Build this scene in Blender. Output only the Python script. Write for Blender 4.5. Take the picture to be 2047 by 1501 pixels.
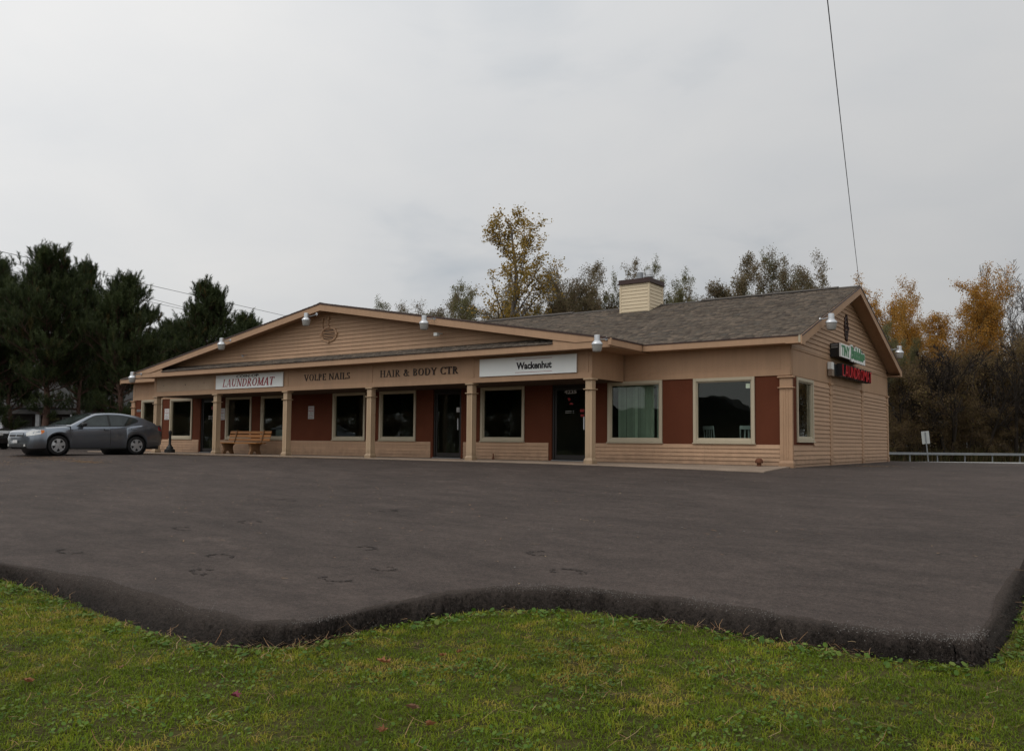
import bpy, math, random
import numpy as np
from mathutils import Vector, Matrix

for o in list(bpy.data.objects): bpy.data.objects.remove(o)
scn = bpy.context.scene
col = scn.collection
random.seed(7); RNG = np.random.default_rng(7)

# ------------------------------------------------------------------ camera
CAM = np.array([6.467, -21.021, 0.547])
RIGHT = np.array([0.81493, 0.57950, 0.00858]); DOWN = np.array([-0.02592, 0.05124, -0.99835]); FWD = np.array([-0.57898, 0.81336, 0.05677])
cd = bpy.data.cameras.new('camera'); cam = bpy.data.objects.new('camera', cd); col.objects.link(cam)
cd.sensor_fit = 'HORIZONTAL'; cd.sensor_width = 36.0; cd.lens = 29.63; cd.shift_y = 0.0183
cd.clip_start = 0.1; cd.clip_end = 3000
m = Matrix.Identity(4)
for i in range(3):
    m[i][0] = RIGHT[i]; m[i][1] = -DOWN[i]; m[i][2] = -FWD[i]; m[i][3] = CAM[i]
cam.matrix_world = m
scn.camera = cam
scn.render.resolution_x = 1024; scn.render.resolution_y = 750
def at(px, D):
    """ground-plan point seen at photo column px, D metres in front of the camera"""
    r = RIGHT*(px-1023.5)/1684.9 + DOWN*0.05 + FWD
    p = CAM + r*D
    return float(p[0]), float(p[1])

# ------------------------------------------------------------------ sky, sun, exposure
SUN_EL, SUN_AZ = math.radians(54), math.radians(204)      # azimuth clockwise from +Y
w = bpy.data.worlds.new('World'); scn.world = w; w.use_nodes = True
nt = w.node_tree; nt.nodes.clear(); N = nt.nodes.new; L = nt.links.new
out = N('ShaderNodeOutputWorld'); bg = N('ShaderNodeBackground'); bg.inputs['Strength'].default_value = 0.1
sky = N('ShaderNodeTexSky'); sky.sky_type = 'NISHITA'; sky.sun_disc = False
sky.sun_elevation = SUN_EL; sky.sun_rotation = SUN_AZ; sky.dust_density = 2.0
tc = N('ShaderNodeTexCoord'); sep = N('ShaderNodeSeparateXYZ'); L(tc.outputs['Generated'], sep.inputs[0])
zc = N('ShaderNodeMath'); zc.operation = 'MAXIMUM'; zc.inputs[1].default_value = 0.0; L(sep.outputs['Z'], zc.inputs[0])
za = N('ShaderNodeMath'); za.operation = 'ADD'; za.inputs[1].default_value = 0.22; L(zc.outputs[0], za.inputs[0])
dx = N('ShaderNodeMath'); dx.operation = 'DIVIDE'; L(sep.outputs['X'], dx.inputs[0]); L(za.outputs[0], dx.inputs[1])
dy = N('ShaderNodeMath'); dy.operation = 'DIVIDE'; L(sep.outputs['Y'], dy.inputs[0]); L(za.outputs[0], dy.inputs[1])
cmb = N('ShaderNodeCombineXYZ'); L(dx.outputs[0], cmb.inputs[0]); L(dy.outputs[0], cmb.inputs[1])
n1 = N('ShaderNodeTexNoise'); n1.inputs['Scale'].default_value = 0.75; n1.inputs['Detail'].default_value = 5; n1.inputs['Roughness'].default_value = 0.5
n1.inputs['Distortion'].default_value = 0.6; L(cmb.outputs[0], n1.inputs['Vector'])
n2 = N('ShaderNodeTexNoise'); n2.inputs['Scale'].default_value = 2.3; n2.inputs['Detail'].default_value = 6; n2.inputs['Roughness'].default_value = 0.52
n2.inputs['Distortion'].default_value = 0.4; L(cmb.outputs[0], n2.inputs['Vector'])
mx = N('ShaderNodeMix'); mx.data_type = 'FLOAT'; mx.inputs['Factor'].default_value = 0.36; L(n1.outputs['Fac'], mx.inputs[2]); L(n2.outputs['Fac'], mx.inputs[3])
rmp = N('ShaderNodeValToRGB'); L(mx.outputs[0], rmp.inputs[0])
e = rmp.color_ramp.elements
e[0].position = 0.33; e[0].color = (0.47, 0.50, 0.53, 1)
e[1].position = 0.64; e[1].color = (0.67, 0.665, 0.655, 1)
k = rmp.color_ramp.elements.new(0.46); k.color = (0.612, 0.618, 0.622, 1)
sc = N('ShaderNodeVectorMath'); sc.operation = 'SCALE'; L(rmp.outputs[0], sc.inputs[0])
# overcast sky: brighter overhead than at the horizon, and a little brighter on the side of the hidden sun
g1 = N('ShaderNodeMath'); g1.operation = 'MULTIPLY_ADD'; g1.inputs[1].default_value = 7.0; g1.inputs[2].default_value = 10.7; L(zc.outputs[0], g1.inputs[0])
dt = N('ShaderNodeVectorMath'); dt.operation = 'DOT_PRODUCT'; L(tc.outputs['Generated'], dt.inputs[0]); dt.inputs[1].default_value = (math.sin(SUN_AZ), math.cos(SUN_AZ), 0.0)
g2 = N('ShaderNodeMath'); g2.operation = 'MULTIPLY_ADD'; g2.inputs[1].default_value = 4.2; L(dt.outputs['Value'], g2.inputs[0]); L(g1.outputs[0], g2.inputs[2]); L(g2.outputs[0], sc.inputs['Scale'])
mc = N('ShaderNodeMix'); mc.data_type = 'RGBA'; mc.inputs[0].default_value = 0.94; L(sky.outputs[0], mc.inputs[6]); L(sc.outputs[0], mc.inputs[7])
L(mc.outputs[2], bg.inputs['Color']); L(bg.outputs[0], out.inputs[0])

sl = bpy.data.lights.new('sun', 'SUN'); sl.energy = 0.75; sl.angle = math.radians(25); sl.color = (1, 0.96, 0.9)
so = bpy.data.objects.new('sun', sl); col.objects.link(so); so.location = (0, -30, 40)
sd = Vector((math.sin(SUN_AZ)*math.cos(SUN_EL), math.cos(SUN_AZ)*math.cos(SUN_EL), math.sin(SUN_EL)))
so.rotation_euler = sd.to_track_quat('Z', 'Y').to_euler()
vs = scn.view_settings; vs.view_transform = 'Standard'; vs.look = 'None'; vs.exposure = 0.0; vs.gamma = 1.0; vs.use_curve_mapping = False

# ------------------------------------------------------------------ materials
MATS = {}
def mat(name, c, rough=0.7, var=0.12, scale=3.0, fine=0.0, fscale=60.0, bump=0.0, bscale=80.0, metal=0.0, spec=0.35, rnd=0.0, stretch=None, tint=None, coat=0.0):
    """procedural paint / stone / wood: base colour with soft large and fine variation, per-object variation and bump"""
    if name in MATS: return MATS[name]
    M = bpy.data.materials.new(name); M.use_nodes = True; t = M.node_tree; n = t.nodes; l = t.links.new
    b = n['Principled BSDF']; b.inputs['Roughness'].default_value = rough; b.inputs['Metallic'].default_value = metal
    b.inputs['Specular IOR Level'].default_value = spec
    if coat: b.inputs['Coat Weight'].default_value = coat; b.inputs['Coat Roughness'].default_value = 0.06
    g = n.new('ShaderNodeNewGeometry'); vec = g.outputs['Position']
    if stretch:
        mp = n.new('ShaderNodeMapping'); mp.inputs['Scale'].default_value = stretch; l(vec, mp.inputs[0]); vec = mp.outputs[0]
    cur = None
    def mul(val_out, lo, hi, prev):
        r = n.new('ShaderNodeMapRange'); r.inputs[1].default_value = 0.25; r.inputs[2].default_value = 0.75
        r.inputs[3].default_value = lo; r.inputs[4].default_value = hi; l(val_out, r.inputs[0])
        if prev is None: return r.outputs[0]
        mm = n.new('ShaderNodeMath'); mm.operation = 'MULTIPLY'; l(prev, mm.inputs[0]); l(r.outputs[0], mm.inputs[1]); return mm.outputs[0]
    if var:
        a = n.new('ShaderNodeTexNoise'); a.inputs['Scale'].default_value = scale; a.inputs['Detail'].default_value = 5; l(vec, a.inputs['Vector'])
        cur = mul(a.outputs['Fac'], 1-var, 1+var, cur)
    if fine:
        a = n.new('ShaderNodeTexNoise'); a.inputs['Scale'].default_value = fscale; a.inputs['Detail'].default_value = 3; l(vec, a.inputs['Vector'])
        cur = mul(a.outputs['Fac'], 1-fine, 1+fine, cur)
    if rnd:
        oi = n.new('ShaderNodeObjectInfo'); r = n.new('ShaderNodeMapRange'); r.inputs[3].default_value = 1-rnd; r.inputs[4].default_value = 1+rnd; l(oi.outputs['Random'], r.inputs[0])
        if cur is None: cur = r.outputs[0]
        else:
            mm = n.new('ShaderNodeMath'); mm.operation = 'MULTIPLY'; l(cur, mm.inputs[0]); l(r.outputs[0], mm.inputs[1]); cur = mm.outputs[0]
    if tint:                                     # list of colours picked by the per-piece attribute "tint"
        at_ = n.new('ShaderNodeAttribute'); at_.attribute_name = 'tint'
        rp = n.new('ShaderNodeValToRGB'); l(at_.outputs['Fac'], rp.inputs[0]); el = rp.color_ramp.elements
        for i, tcol in enumerate(tint):
            p = i/(len(tint)-1)
            if i == 0: q = el[0]
            elif i == len(tint)-1: q = el[len(el)-1]
            else: q = el.new(p)
            q.position = p; q.color = (*tcol, 1)
        base = rp.outputs[0]
    else:
        rg = n.new('ShaderNodeRGB'); rg.outputs[0].default_value = (*c, 1); base = rg.outputs[0]
    if cur is not None:
        v = n.new('ShaderNodeVectorMath'); v.operation = 'SCALE'; l(base, v.inputs[0]); l(cur, v.inputs['Scale']); base = v.outputs[0]
    l(base, b.inputs['Base Color'])
    if bump:
        a = n.new('ShaderNodeTexNoise'); a.inputs['Scale'].default_value = bscale; a.inputs['Detail'].default_value = 4; l(vec, a.inputs['Vector'])
        bp = n.new('ShaderNodeBump'); bp.inputs['Strength'].default_value = bump; bp.inputs['Distance'].default_value = 0.02
        l(a.outputs['Fac'], bp.inputs['Height']); l(bp.outputs[0], b.inputs['Normal'])
    MATS[name] = M; return M

def leaf_mat(name, cols, trans=0.35, rough=0.6):
    if name in MATS: return MATS[name]
    M = mat(name, cols[0], rough, var=0.25, scale=0.8, tint=cols, spec=0.2)
    t = M.node_tree; b = t.nodes['Principled BSDF']; o = t.nodes['Material Output']
    tr = t.nodes.new('ShaderNodeBsdfTranslucent'); ms = t.nodes.new('ShaderNodeMixShader'); ms.inputs[0].default_value = trans
    src = b.inputs['Base Color'].links[0].from_socket
    t.links.new(src, tr.inputs[0]); t.links.new(b.outputs[0], ms.inputs[1]); t.links.new(tr.outputs[0], ms.inputs[2]); t.links.new(ms.outputs[0], o.inputs[0])
    return M

def glass_mat(name, tint=(0.8, 0.86, 0.82), k=0.95):
    M = bpy.data.materials.new(name); M.use_nodes = True; t = M.node_tree; n = t.nodes; l = t.links.new; n.remove(n['Principled BSDF'])
    lw = n.new('ShaderNodeLayerWeight'); lw.inputs[0].default_value = 0.5
    pw = n.new('ShaderNodeMath'); pw.operation = 'POWER'; pw.inputs[1].default_value = 4.0; l(lw.outputs['Facing'], pw.inputs[0])
    ma = n.new('ShaderNodeMath'); ma.operation = 'MULTIPLY_ADD'; ma.inputs[1].default_value = k; ma.inputs[2].default_value = 0.03; l(pw.outputs[0], ma.inputs[0])
    tr = n.new('ShaderNodeBsdfTransparent'); tr.inputs[0].default_value = (*tint, 1)
    gl = n.new('ShaderNodeBsdfGlossy'); gl.inputs['Roughness'].default_value = 0.015
    nz = n.new('ShaderNodeTexNoise'); nz.inputs['Scale'].default_value = 1.3; gg = n.new('ShaderNodeNewGeometry'); l(gg.outputs['Position'], nz.inputs['Vector'])
    bp = n.new('ShaderNodeBump'); bp.inputs['Strength'].default_value = 0.06; bp.inputs['Distance'].default_value = 0.05; l(nz.outputs['Fac'], bp.inputs['Height']); l(bp.outputs[0], gl.inputs['Normal'])
    ms = n.new('ShaderNodeMixShader'); l(ma.outputs[0], ms.inputs[0]); l(tr.outputs[0], ms.inputs[1]); l(gl.outputs[0], ms.inputs[2]); l(ms.outputs[0], n['Material Output'].inputs[0])
    MATS[name] = M; return M

TAN = mat('tan_paint', (0.405, 0.250, 0.150), 0.65, var=0.07, scale=1.3, fine=0.04, fscale=40, bump=0.12, bscale=60)
TANC = mat('beige_column', (0.44, 0.315, 0.20), 0.6, var=0.07, scale=2.0, fine=0.04, fscale=40, bump=0.12, bscale=60, rnd=0.03)
TANB = mat('tan_board', (0.42, 0.265, 0.163), 0.65, var=0.06, scale=1.1, fine=0.05, fscale=30, bump=0.15, bscale=40, rnd=0.05, stretch=(1, 1, 4))
def weather(M, streak=0.055, dirt=0.30):
    t = M.node_tree; n = t.nodes; l = t.links.new; b = n['Principled BSDF']; src = b.inputs['Base Color'].links[0].from_socket; g = n.new('ShaderNodeNewGeometry')
    mp = n.new('ShaderNodeMapping'); mp.inputs['Scale'].default_value = (5, 5, .35); l(g.outputs['Position'], mp.inputs[0])
    z = n.new('ShaderNodeTexNoise'); z.inputs['Scale'].default_value = 1.6; z.inputs['Detail'].default_value = 6; z.inputs['Roughness'].default_value = .7; l(mp.outputs[0], z.inputs['Vector'])
    r = n.new('ShaderNodeMapRange'); r.inputs[1].default_value = .38; r.inputs[2].default_value = .62; r.inputs[3].default_value = 1-streak; r.inputs[4].default_value = 1+streak*.5; l(z.outputs['Fac'], r.inputs[0])
    sp = n.new('ShaderNodeSeparateXYZ'); l(g.outputs['Position'], sp.inputs[0])
    z2 = n.new('ShaderNodeTexNoise'); z2.inputs['Scale'].default_value = 4.5; z2.inputs['Detail'].default_value = 6; l(g.outputs['Position'], z2.inputs['Vector'])
    h = n.new('ShaderNodeMath'); h.operation = 'MULTIPLY_ADD'; h.inputs[1].default_value = -.55; l(z2.outputs['Fac'], h.inputs[0]); l(sp.outputs['Z'], h.inputs[2])
    d = n.new('ShaderNodeMapRange'); d.inputs[1].default_value = -.25; d.inputs[2].default_value = .02; d.inputs[3].default_value = 1-dirt; d.inputs[4].default_value = 1.0; l(h.outputs[0], d.inputs[0])
    m_ = n.new('ShaderNodeMath'); m_.operation = 'MULTIPLY'; l(r.outputs[0], m_.inputs[0]); l(d.outputs[0], m_.inputs[1])
    v = n.new('ShaderNodeVectorMath'); v.operation = 'SCALE'; l(src, v.inputs[0]); l(m_.outputs[0], v.inputs['Scale']); l(v.outputs[0], b.inputs['Base Color'])
for M_ in (TAN, TANB, TANC): weather(M_)
TANP = mat('tan_panel', (0.37, 0.265, 0.178), 0.7, var=0.12, scale=1.6, fine=0.05, bump=0.1)
BROWN = mat('brown_stucco', (0.115, 0.036, 0.0185), 0.9, spec=0.12, var=0.10, scale=1.5, fine=0.06, fscale=90, bump=0.4, bscale=140)
CREAM = mat('cream_frame', (0.44, 0.38, 0.275), 0.5, var=0.05, scale=2)
CREAMB = mat('cream_vinyl', (0.62, 0.51, 0.35), 0.5, var=0.05, scale=1.5, rnd=0.03)
DKBROWN = mat('dark_brown_metal', (0.045, 0.022, 0.018), 0.5, var=0.1)
BRONZE = mat('dark_bronze', (0.018, 0.015, 0.013), 0.4, var=0.1)
CONC = mat('concrete', (0.25, 0.19, 0.142), 0.85, var=0.2, scale=1.2, fine=0.1, fscale=30, bump=0.3)
KERB = mat('kerb_concrete', (0.42, 0.42, 0.41), 0.85, var=0.15, scale=0.6, fine=0.1, fscale=20, bump=0.3)
SHING = mat('shingle', (0.1, 0.09, 0.08), 0.95, var=0.1, scale=0.7, fine=0.18, fscale=70, bump=0.5, bscale=120, spec=0.15,
            tint=[(0.070, 0.057, 0.048), (0.110, 0.090, 0.072), (0.145, 0.117, 0.092), (0.098, 0.086, 0.074), (0.185, 0.146, 0.112), (0.080, 0.065, 0.054)])
FELT = mat('roof_felt', (0.07, 0.06, 0.052), 0.95)
ALU = mat('aluminium', (0.55, 0.56, 0.57), 0.33, var=0.06, metal=0.9, scale=6)
LENS = mat('frosted_lens', (0.30, 0.29, 0.27), 0.35, var=0.1, scale=25)
WHITE = mat('sign_white', (0.78, 0.79, 0.76), 0.45, var=0.05, scale=1.2)
PAPER = mat('paper_white', (0.55, 0.55, 0.54), 0.7, var=0.05)
BLACK = mat('letter_black', (0.012, 0.010, 0.010), 0.5, var=0.1)
LETTER = mat('letter_brown', (0.035, 0.022, 0.017), 0.5, var=0.15)
RED = mat('letter_red', (0.30, 0.012, 0.022), 0.45, var=0.1)
GREEN = mat('letter_green', (0.03, 0.20, 0.075), 0.4, var=0.1)
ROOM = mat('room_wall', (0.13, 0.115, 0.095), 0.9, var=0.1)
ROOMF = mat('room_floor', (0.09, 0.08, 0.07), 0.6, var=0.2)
BLIND = mat('blind', (0.36, 0.40, 0.33), 0.7, rnd=0.1)
BENCHW = mat('bench_wood', (0.31, 0.125, 0.028), 0.5, var=0.2, scale=3, stretch=(1, 8, 8), fine=0.1, rnd=0.1)
BENCHL = mat('bench_leg', (0.16, 0.085, 0.04), 0.8, var=0.2, scale=6)
RUST = mat('rust', (0.12, 0.045, 0.022), 0.85, var=0.35, scale=18, bump=0.4)
BLKPL = mat('black_plastic', (0.02, 0.021, 0.021), 0.45, var=0.1)
GALV = mat('galvanised', (0.23, 0.24, 0.25), 0.45, var=0.12, metal=0.45, scale=4)
WIRE = mat('wire_black', (0.015, 0.015, 0.016), 0.6, var=0)
GLASS = glass_mat('window_glass')

# ------------------------------------------------------------------ mesh helpers
def mesh(name, V, F, m=None, smooth=False, tint=None):
    me = bpy.data.meshes.new(name)
    if isinstance(V, np.ndarray) and isinstance(F, np.ndarray):
        nv, nf, k = len(V), len(F), F.shape[1]
        me.vertices.add(nv); me.vertices.foreach_set('co', V.astype(np.float32).ravel())
        me.loops.add(nf*k); me.loops.foreach_set('vertex_index', F.astype(np.int32).ravel())
        me.polygons.add(nf); me.polygons.foreach_set('loop_start', np.arange(0, nf*k, k, dtype=np.int32))
        me.update(calc_edges=True); me.validate()
    else:
        me.from_pydata([tuple(v) for v in V], [], [tuple(f) for f in F]); me.update()
    if smooth: me.polygons.foreach_set('use_smooth', [True]*len(me.polygons))
    if tint is not None:
        a = me.attributes.new('tint', 'FLOAT', 'POINT'); a.data.foreach_set('value', np.asarray(tint, dtype=np.float32))
    if m: me.materials.append(m)
    return me
def link(name, me, parent=None, loc=None, rz=0):
    o = bpy.data.objects.new(name, me); col.objects.link(o)
    if parent: o.parent = parent
    if loc is not None: o.location = loc
    if rz: o.rotation_euler = (0, 0, rz)
    return o
def tag(o, label=None, cat=None, group=None, kind=None):
    if label: o['label'] = label
    if cat: o['category'] = cat
    if group: o['group'] = group
    if kind: o['kind'] = kind
    return o
def thing(name, label, cat, loc=(0, 0, 0), rz=0, group=None):
    return tag(link(name, None, None, loc, rz), label, cat, group)

class MB:
    def __init__(s): s.v = []; s.f = []
    def add(s, V, F):
        b = len(s.v); s.v += [tuple(map(float, v)) for v in V]; s.f += [tuple(b+i for i in f) for f in F]; return s
    def box(s, x0, x1, y0, y1, z0, z1):
        x0, x1 = min(x0, x1), max(x0, x1); y0, y1 = min(y0, y1), max(y0, y1); z0, z1 = min(z0, z1), max(z0, z1)
        return s.add([(x0,y0,z0),(x1,y0,z0),(x1,y1,z0),(x0,y1,z0),(x0,y0,z1),(x1,y0,z1),(x1,y1,z1),(x0,y1,z1)],
                     [(0,3,2,1),(4,5,6,7),(0,1,5,4),(1,2,6,5),(2,3,7,6),(3,0,4,7)])
    def bbox(s, x0, x1, y0, y1, z0, z1, b=0.006):
        """box with chamfered vertical and horizontal edges"""
        x0, x1 = min(x0, x1), max(x0, x1); y0, y1 = min(y0, y1), max(y0, y1); z0, z1 = min(z0, z1), max(z0, z1)
        b = min(b, (x1-x0)/3, (y1-y0)/3, (z1-z0)/3)
        V = []; idx = {}
        for i, (sx, cx) in enumerate(((1, x0), (-1, x1))):
            for j, (sy, cy) in enumerate(((1, y0), (-1, y1))):
                for k_, (sz, cz) in enumerate(((1, z0), (-1, z1))):
                    idx[i, j, k_, 'x'] = len(V); V.append((cx, cy+sy*b, cz+sz*b))
                    idx[i, j, k_, 'y'] = len(V); V.append((cx+sx*b, cy, cz+sz*b))
                    idx[i, j, k_, 'z'] = len(V); V.append((cx+sx*b, cy+sy*b, cz))
        F = []
        q = ((0, 0), (1, 0), (1, 1), (0, 1))
        for i in (0, 1):
            f = [idx[i, a, c, 'x'] for a, c in q]; F.append(f if i else f[::-1])
            f = [idx[a, i, c, 'y'] for a, c in q]; F.append(f[::-1] if i else f)
            f = [idx[a, c, i, 'z'] for a, c in q]; F.append(f if i else f[::-1])
        for i in (0, 1):
            for j in (0, 1):
                f = [idx[i, j, 0, 'x'], idx[i, j, 1, 'x'], idx[i, j, 1, 'y'], idx[i, j, 0, 'y']]; F.append(f if i != j else f[::-1])
                f = [idx[i, 0, j, 'x'], idx[i, 1, j, 'x'], idx[i, 1, j, 'z'], idx[i, 0, j, 'z']]; F.append(f[::-1] if i != j else f)
                f = [idx[0, i, j, 'y'], idx[1, i, j, 'y'], idx[1, i, j, 'z'], idx[0, i, j, 'z']]; F.append(f if i != j else f[::-1])
                for k_ in (0, 1):
                    f = [idx[i, j, k_, 'x'], idx[i, j, k_, 'y'], idx[i, j, k_, 'z']]; F.append(f if (i+j+k_) % 2 else f[::-1])
        return s.add(V, F)
    def prism(s, poly, a0, a1, axis='y'):
        """polygon (u,w) extruded along axis"""
        n = len(poly); V = []
        for a in (a0, a1):
            for u, w_ in poly: V.append({'y': (u, a, w_), 'x': (a, u, w_), 'z': (u, w_, a)}[axis])
        F = [tuple(range(n)), tuple(range(2*n-1, n-1, -1))] + [(i+n, (i+1) % n+n, (i+1) % n, i) for i in range(n)]
        return s.add(V, F)
    def tube(s, pts, rad, n=8, cap=True):
        pts = [np.array(p, float) for p in pts]; r = rad if hasattr(rad, '__len__') else [rad]*len(pts)
        V = []; up = np.array([0, 0, 1.0])
        for i, p in enumerate(pts):
            t = pts[min(i+1, len(pts)-1)]-pts[max(i-1, 0)]; t = t/(np.linalg.norm(t)+1e-9)
            a = np.cross(t, up if abs(t[2]) < 0.95 else np.array([1.0, 0, 0])); a /= np.linalg.norm(a); b = np.cross(t, a)
            for k_ in range(n):
                th = 2*math.pi*k_/n; V.append(p+(a*math.cos(th)+b*math.sin(th))*r[i])
        F = [(i*n+k_, i*n+(k_+1) % n, (i+1)*n+(k_+1) % n, (i+1)*n+k_) for i in range(len(pts)-1) for k_ in range(n)]
        if cap: F += [tuple(range(n-1, -1, -1)), tuple(range((len(pts)-1)*n, len(pts)*n))]
        return s.add(V, F)
    def lathe(s, prof, c=(0, 0, 0), n=20, axis='z'):
        V = []
        for r, h in prof:
            for k_ in range(n):
                th = 2*math.pi*k_/n; a, b = r*math.cos(th), r*math.sin(th)
                p = {'z': (a, b, h), 'x': (h, a, b), 'y': (b, h, a)}[axis]; V.append((p[0]+c[0], p[1]+c[1], p[2]+c[2]))
        F = [(i*n+k_, i*n+(k_+1) % n, (i+1)*n+(k_+1) % n, (i+1)*n+k_) for i in range(len(prof)-1) for k_ in range(n)]
        return s.add(V, F)
    def build(s, name, m, parent=None, loc=None, rz=0, smooth=False, angle=None):
        me = mesh(name, s.v, s.f, m, smooth)
        if angle:
            me.polygons.foreach_set('use_smooth', [True]*len(me.polygons)); me.set_sharp_from_angle(angle=math.radians(angle))
        return link(name, me, parent, loc, rz)

def B(name, m, parent, *b, bev=0.006): return MB().bbox(*b, b=bev).build(name, m, parent)

# ------------------------------------------------------------------ ground heights (gentle fall towards the street and behind)
def G(X, Y):
    X = np.asarray(X, float); Y = np.asarray(Y, float)
    d = .266*(X+4.7)-.964*(Y+2)
    sp = np.log1p(np.exp(np.clip(d*2.5, -50, 50)))/2.5
    sp2 = np.log1p(np.exp(np.clip((d-14.3)*2.5, -50, 50)))/2.5
    return -.02-.062*sp+.045*sp2-.02*np.clip(Y-12, 0, 26)+.02*np.clip(-Y-24, 0, 40)*0
def grid(name, xs, ys, zf, m, off=0):
    X, Y = np.meshgrid(xs, ys, indexing='ij'); Z = zf(X, Y)+off
    V = np.stack([X, Y, Z], -1).reshape(-1, 3); ny = len(ys)
    i, j = np.meshgrid(np.arange(len(xs)-1), np.arange(ny-1), indexing='ij'); a = (i*ny+j).ravel()
    return mesh(name, V, np.stack([a, a+ny, a+ny+1, a+1], 1), m, True)

LAWN = mat('lawn_soil', (0.05, 0.045, 0.014), 0.95, var=0.35, scale=1.4, fine=0.4, fscale=25, bump=0.5, bscale=40, spec=0.1)
FIELD = mat('field', (0.075, 0.075, 0.032), 0.95, var=0.3, scale=0.15, fine=0.3, fscale=3, spec=0.1)
far = np.concatenate([np.linspace(-900, -120, 14), np.linspace(-100, 100, 81), np.linspace(120, 900, 14)])
tag(link('ground', grid('ground', far, far, lambda X, Y: G(np.clip(X, -80, 40), np.clip(Y, -60, 80))-0.30, FIELD)), kind='structure')
tag(link('lawn', grid('lawn', np.arange(-70, 50.1, 0.5), np.arange(-60, 37.1, 0.5), G, LAWN, -0.14)), kind='structure')

# asphalt lot
RIM = [(-60, -14.0), (-30, -15.2), (-14, -16.2), (-7, -16.5), (-3.88, -16.5), (-2.85, -16.42), (-1.83, -16.37), (-0.84, -16.47), (0.06, -16.6), (0.7, -16.62), (1.0, -16.49), (1.16, -16.29), (1.18, -15.98), (1.2, -15.64), (1.24, -15.3), (1.31, -14.98), (1.42, -14.66), (1.61, -14.36), (1.94, -14.17), (2.27, -14.06), (2.61, -13.99), (3.0, -13.95), (3.46, -13.89), (3.92, -13.93), (4.36, -13.99), (4.76, -14.02), (5.12, -14.02), (5.39, -13.98), (5.57, -13.86), (5.62, -13.60)]
LOW = [(-60, -14.3), (-30, -15.5), (-14, -16.4), (-7, -16.65), (-3.65, -16.59), (-2.38, -16.66), (-1.06, -16.87), (-0.04, -16.99), (0.61, -16.97), (0.93, -16.83), (1.2, -16.67), (1.33, -16.49), (1.32, -16.17), (1.33, -15.84), (1.39, -15.54), (1.49, -15.25), (1.57, -14.93), (1.81, -14.64), (2.12, -14.43), (2.42, -14.3), (2.77, -14.28), (3.14, -14.24), (3.59, -14.2), (4.03, -14.22), (4.44, -14.25), (4.81, -14.24), (5.15, -14.22), (5.47, -14.15), (5.66, -14.1), (5.74, -13.86)]
EXT_R = [(5.645, y) for y in (-13.0, -12, -11, -9, -6, -3, 0, 5, 10, 16, 22, 28, 32.9)]
EXT_L = [(5.775, y) for y in (-13.2, -12, -11, -9, -6, -3, 0, 5, 10, 16, 22, 28, 32.9)]
def asphalt_mat(name, c, spk, dark):
    M = mat(name, c, 0.82, var=0.13, scale=0.55, fine=0.0, bump=0.55, bscale=95, spec=0.20)
    t = M.node_tree; n = t.nodes; l = t.links.new; b = n['Principled BSDF']
    src = b.inputs['Base Color'].links[0].from_socket; g = n.new('ShaderNodeNewGeometry')
    def layer(src, tex, lo, hi, ca, cb, blend='MULTIPLY'):
        r = n.new('ShaderNodeMapRange'); r.inputs[1].default_value = lo; r.inputs[2].default_value = hi; r.inputs[3].default_value = ca; r.inputs[4].default_value = cb; l(tex, r.inputs[0])
        v = n.new('ShaderNodeVectorMath'); v.operation = 'SCALE'; l(src, v.inputs[0]); l(r.outputs[0], v.inputs['Scale']); return v.outputs[0]
    def noise(s, d=4, rough=0.6, st=None):
        a = n.new('ShaderNodeTexNoise'); a.inputs['Scale'].default_value = s; a.inputs['Detail'].default_value = d; a.inputs['Roughness'].default_value = rough
        if st:
            mp = n.new('ShaderNodeMapping'); mp.inputs['Scale'].default_value = st; mp.inputs['Rotation'].default_value = (0, 0, 0.5); l(g.outputs['Position'], mp.inputs[0]); l(mp.outputs[0], a.inputs[0])
        else: l(g.outputs['Position'], a.inputs[0])
        return a.outputs['Fac']
    src = layer(src, noise(130, 3), 0.3, 0.7, 1-spk, 1+spk)                     # stone grain
    src = layer(src, noise(38, 3), 0.35, 0.68, 1-spk*0.55, 1+spk*0.6)
    src = layer(src, noise(11, 4, 0.75), 0.3, 0.7, 0.78, 1.25)
    src = layer(src, noise(0.32, 4, 0.6), 0.3, 0.7, 0.88, 1.14)
    src = layer(src, noise(1.1, 6, 0.65, (1, 2.6, 1)), 0.35, 0.7, 0.80, 1.26)      # roller lanes
    src = layer(src, noise(0.85, 7, 0.72, (1, 1.9, 1)), 0.56, 0.72, 1.0, 1.34)        # dusty worn patches
    src = layer(src, noise(170, 2, 0.8), 0.64, 0.74, 1.0, 2.4)                      # pale chips
    src = layer(src, noise(2.2, 5, 0.7), 0.24, 0.34, 1-dark, 1.0)                    # oily marks
    l(src, b.inputs['Base Color'])
    return M
ASPH = asphalt_mat('asphalt', (0.0535, 0.0408, 0.0347), 0.42, 0.25)
ASPHE = asphalt_mat('asphalt_edge', (0.0175, 0.014, 0.0118), 0.8, 0.1)
ASPHE.node_tree.nodes['Principled BSDF'].inputs['Roughness'].default_value = 0.6
for nd in ASPHE.node_tree.nodes:
    if nd.type == 'BUMP': nd.inputs['Strength'].default_value = 1.0
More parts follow.
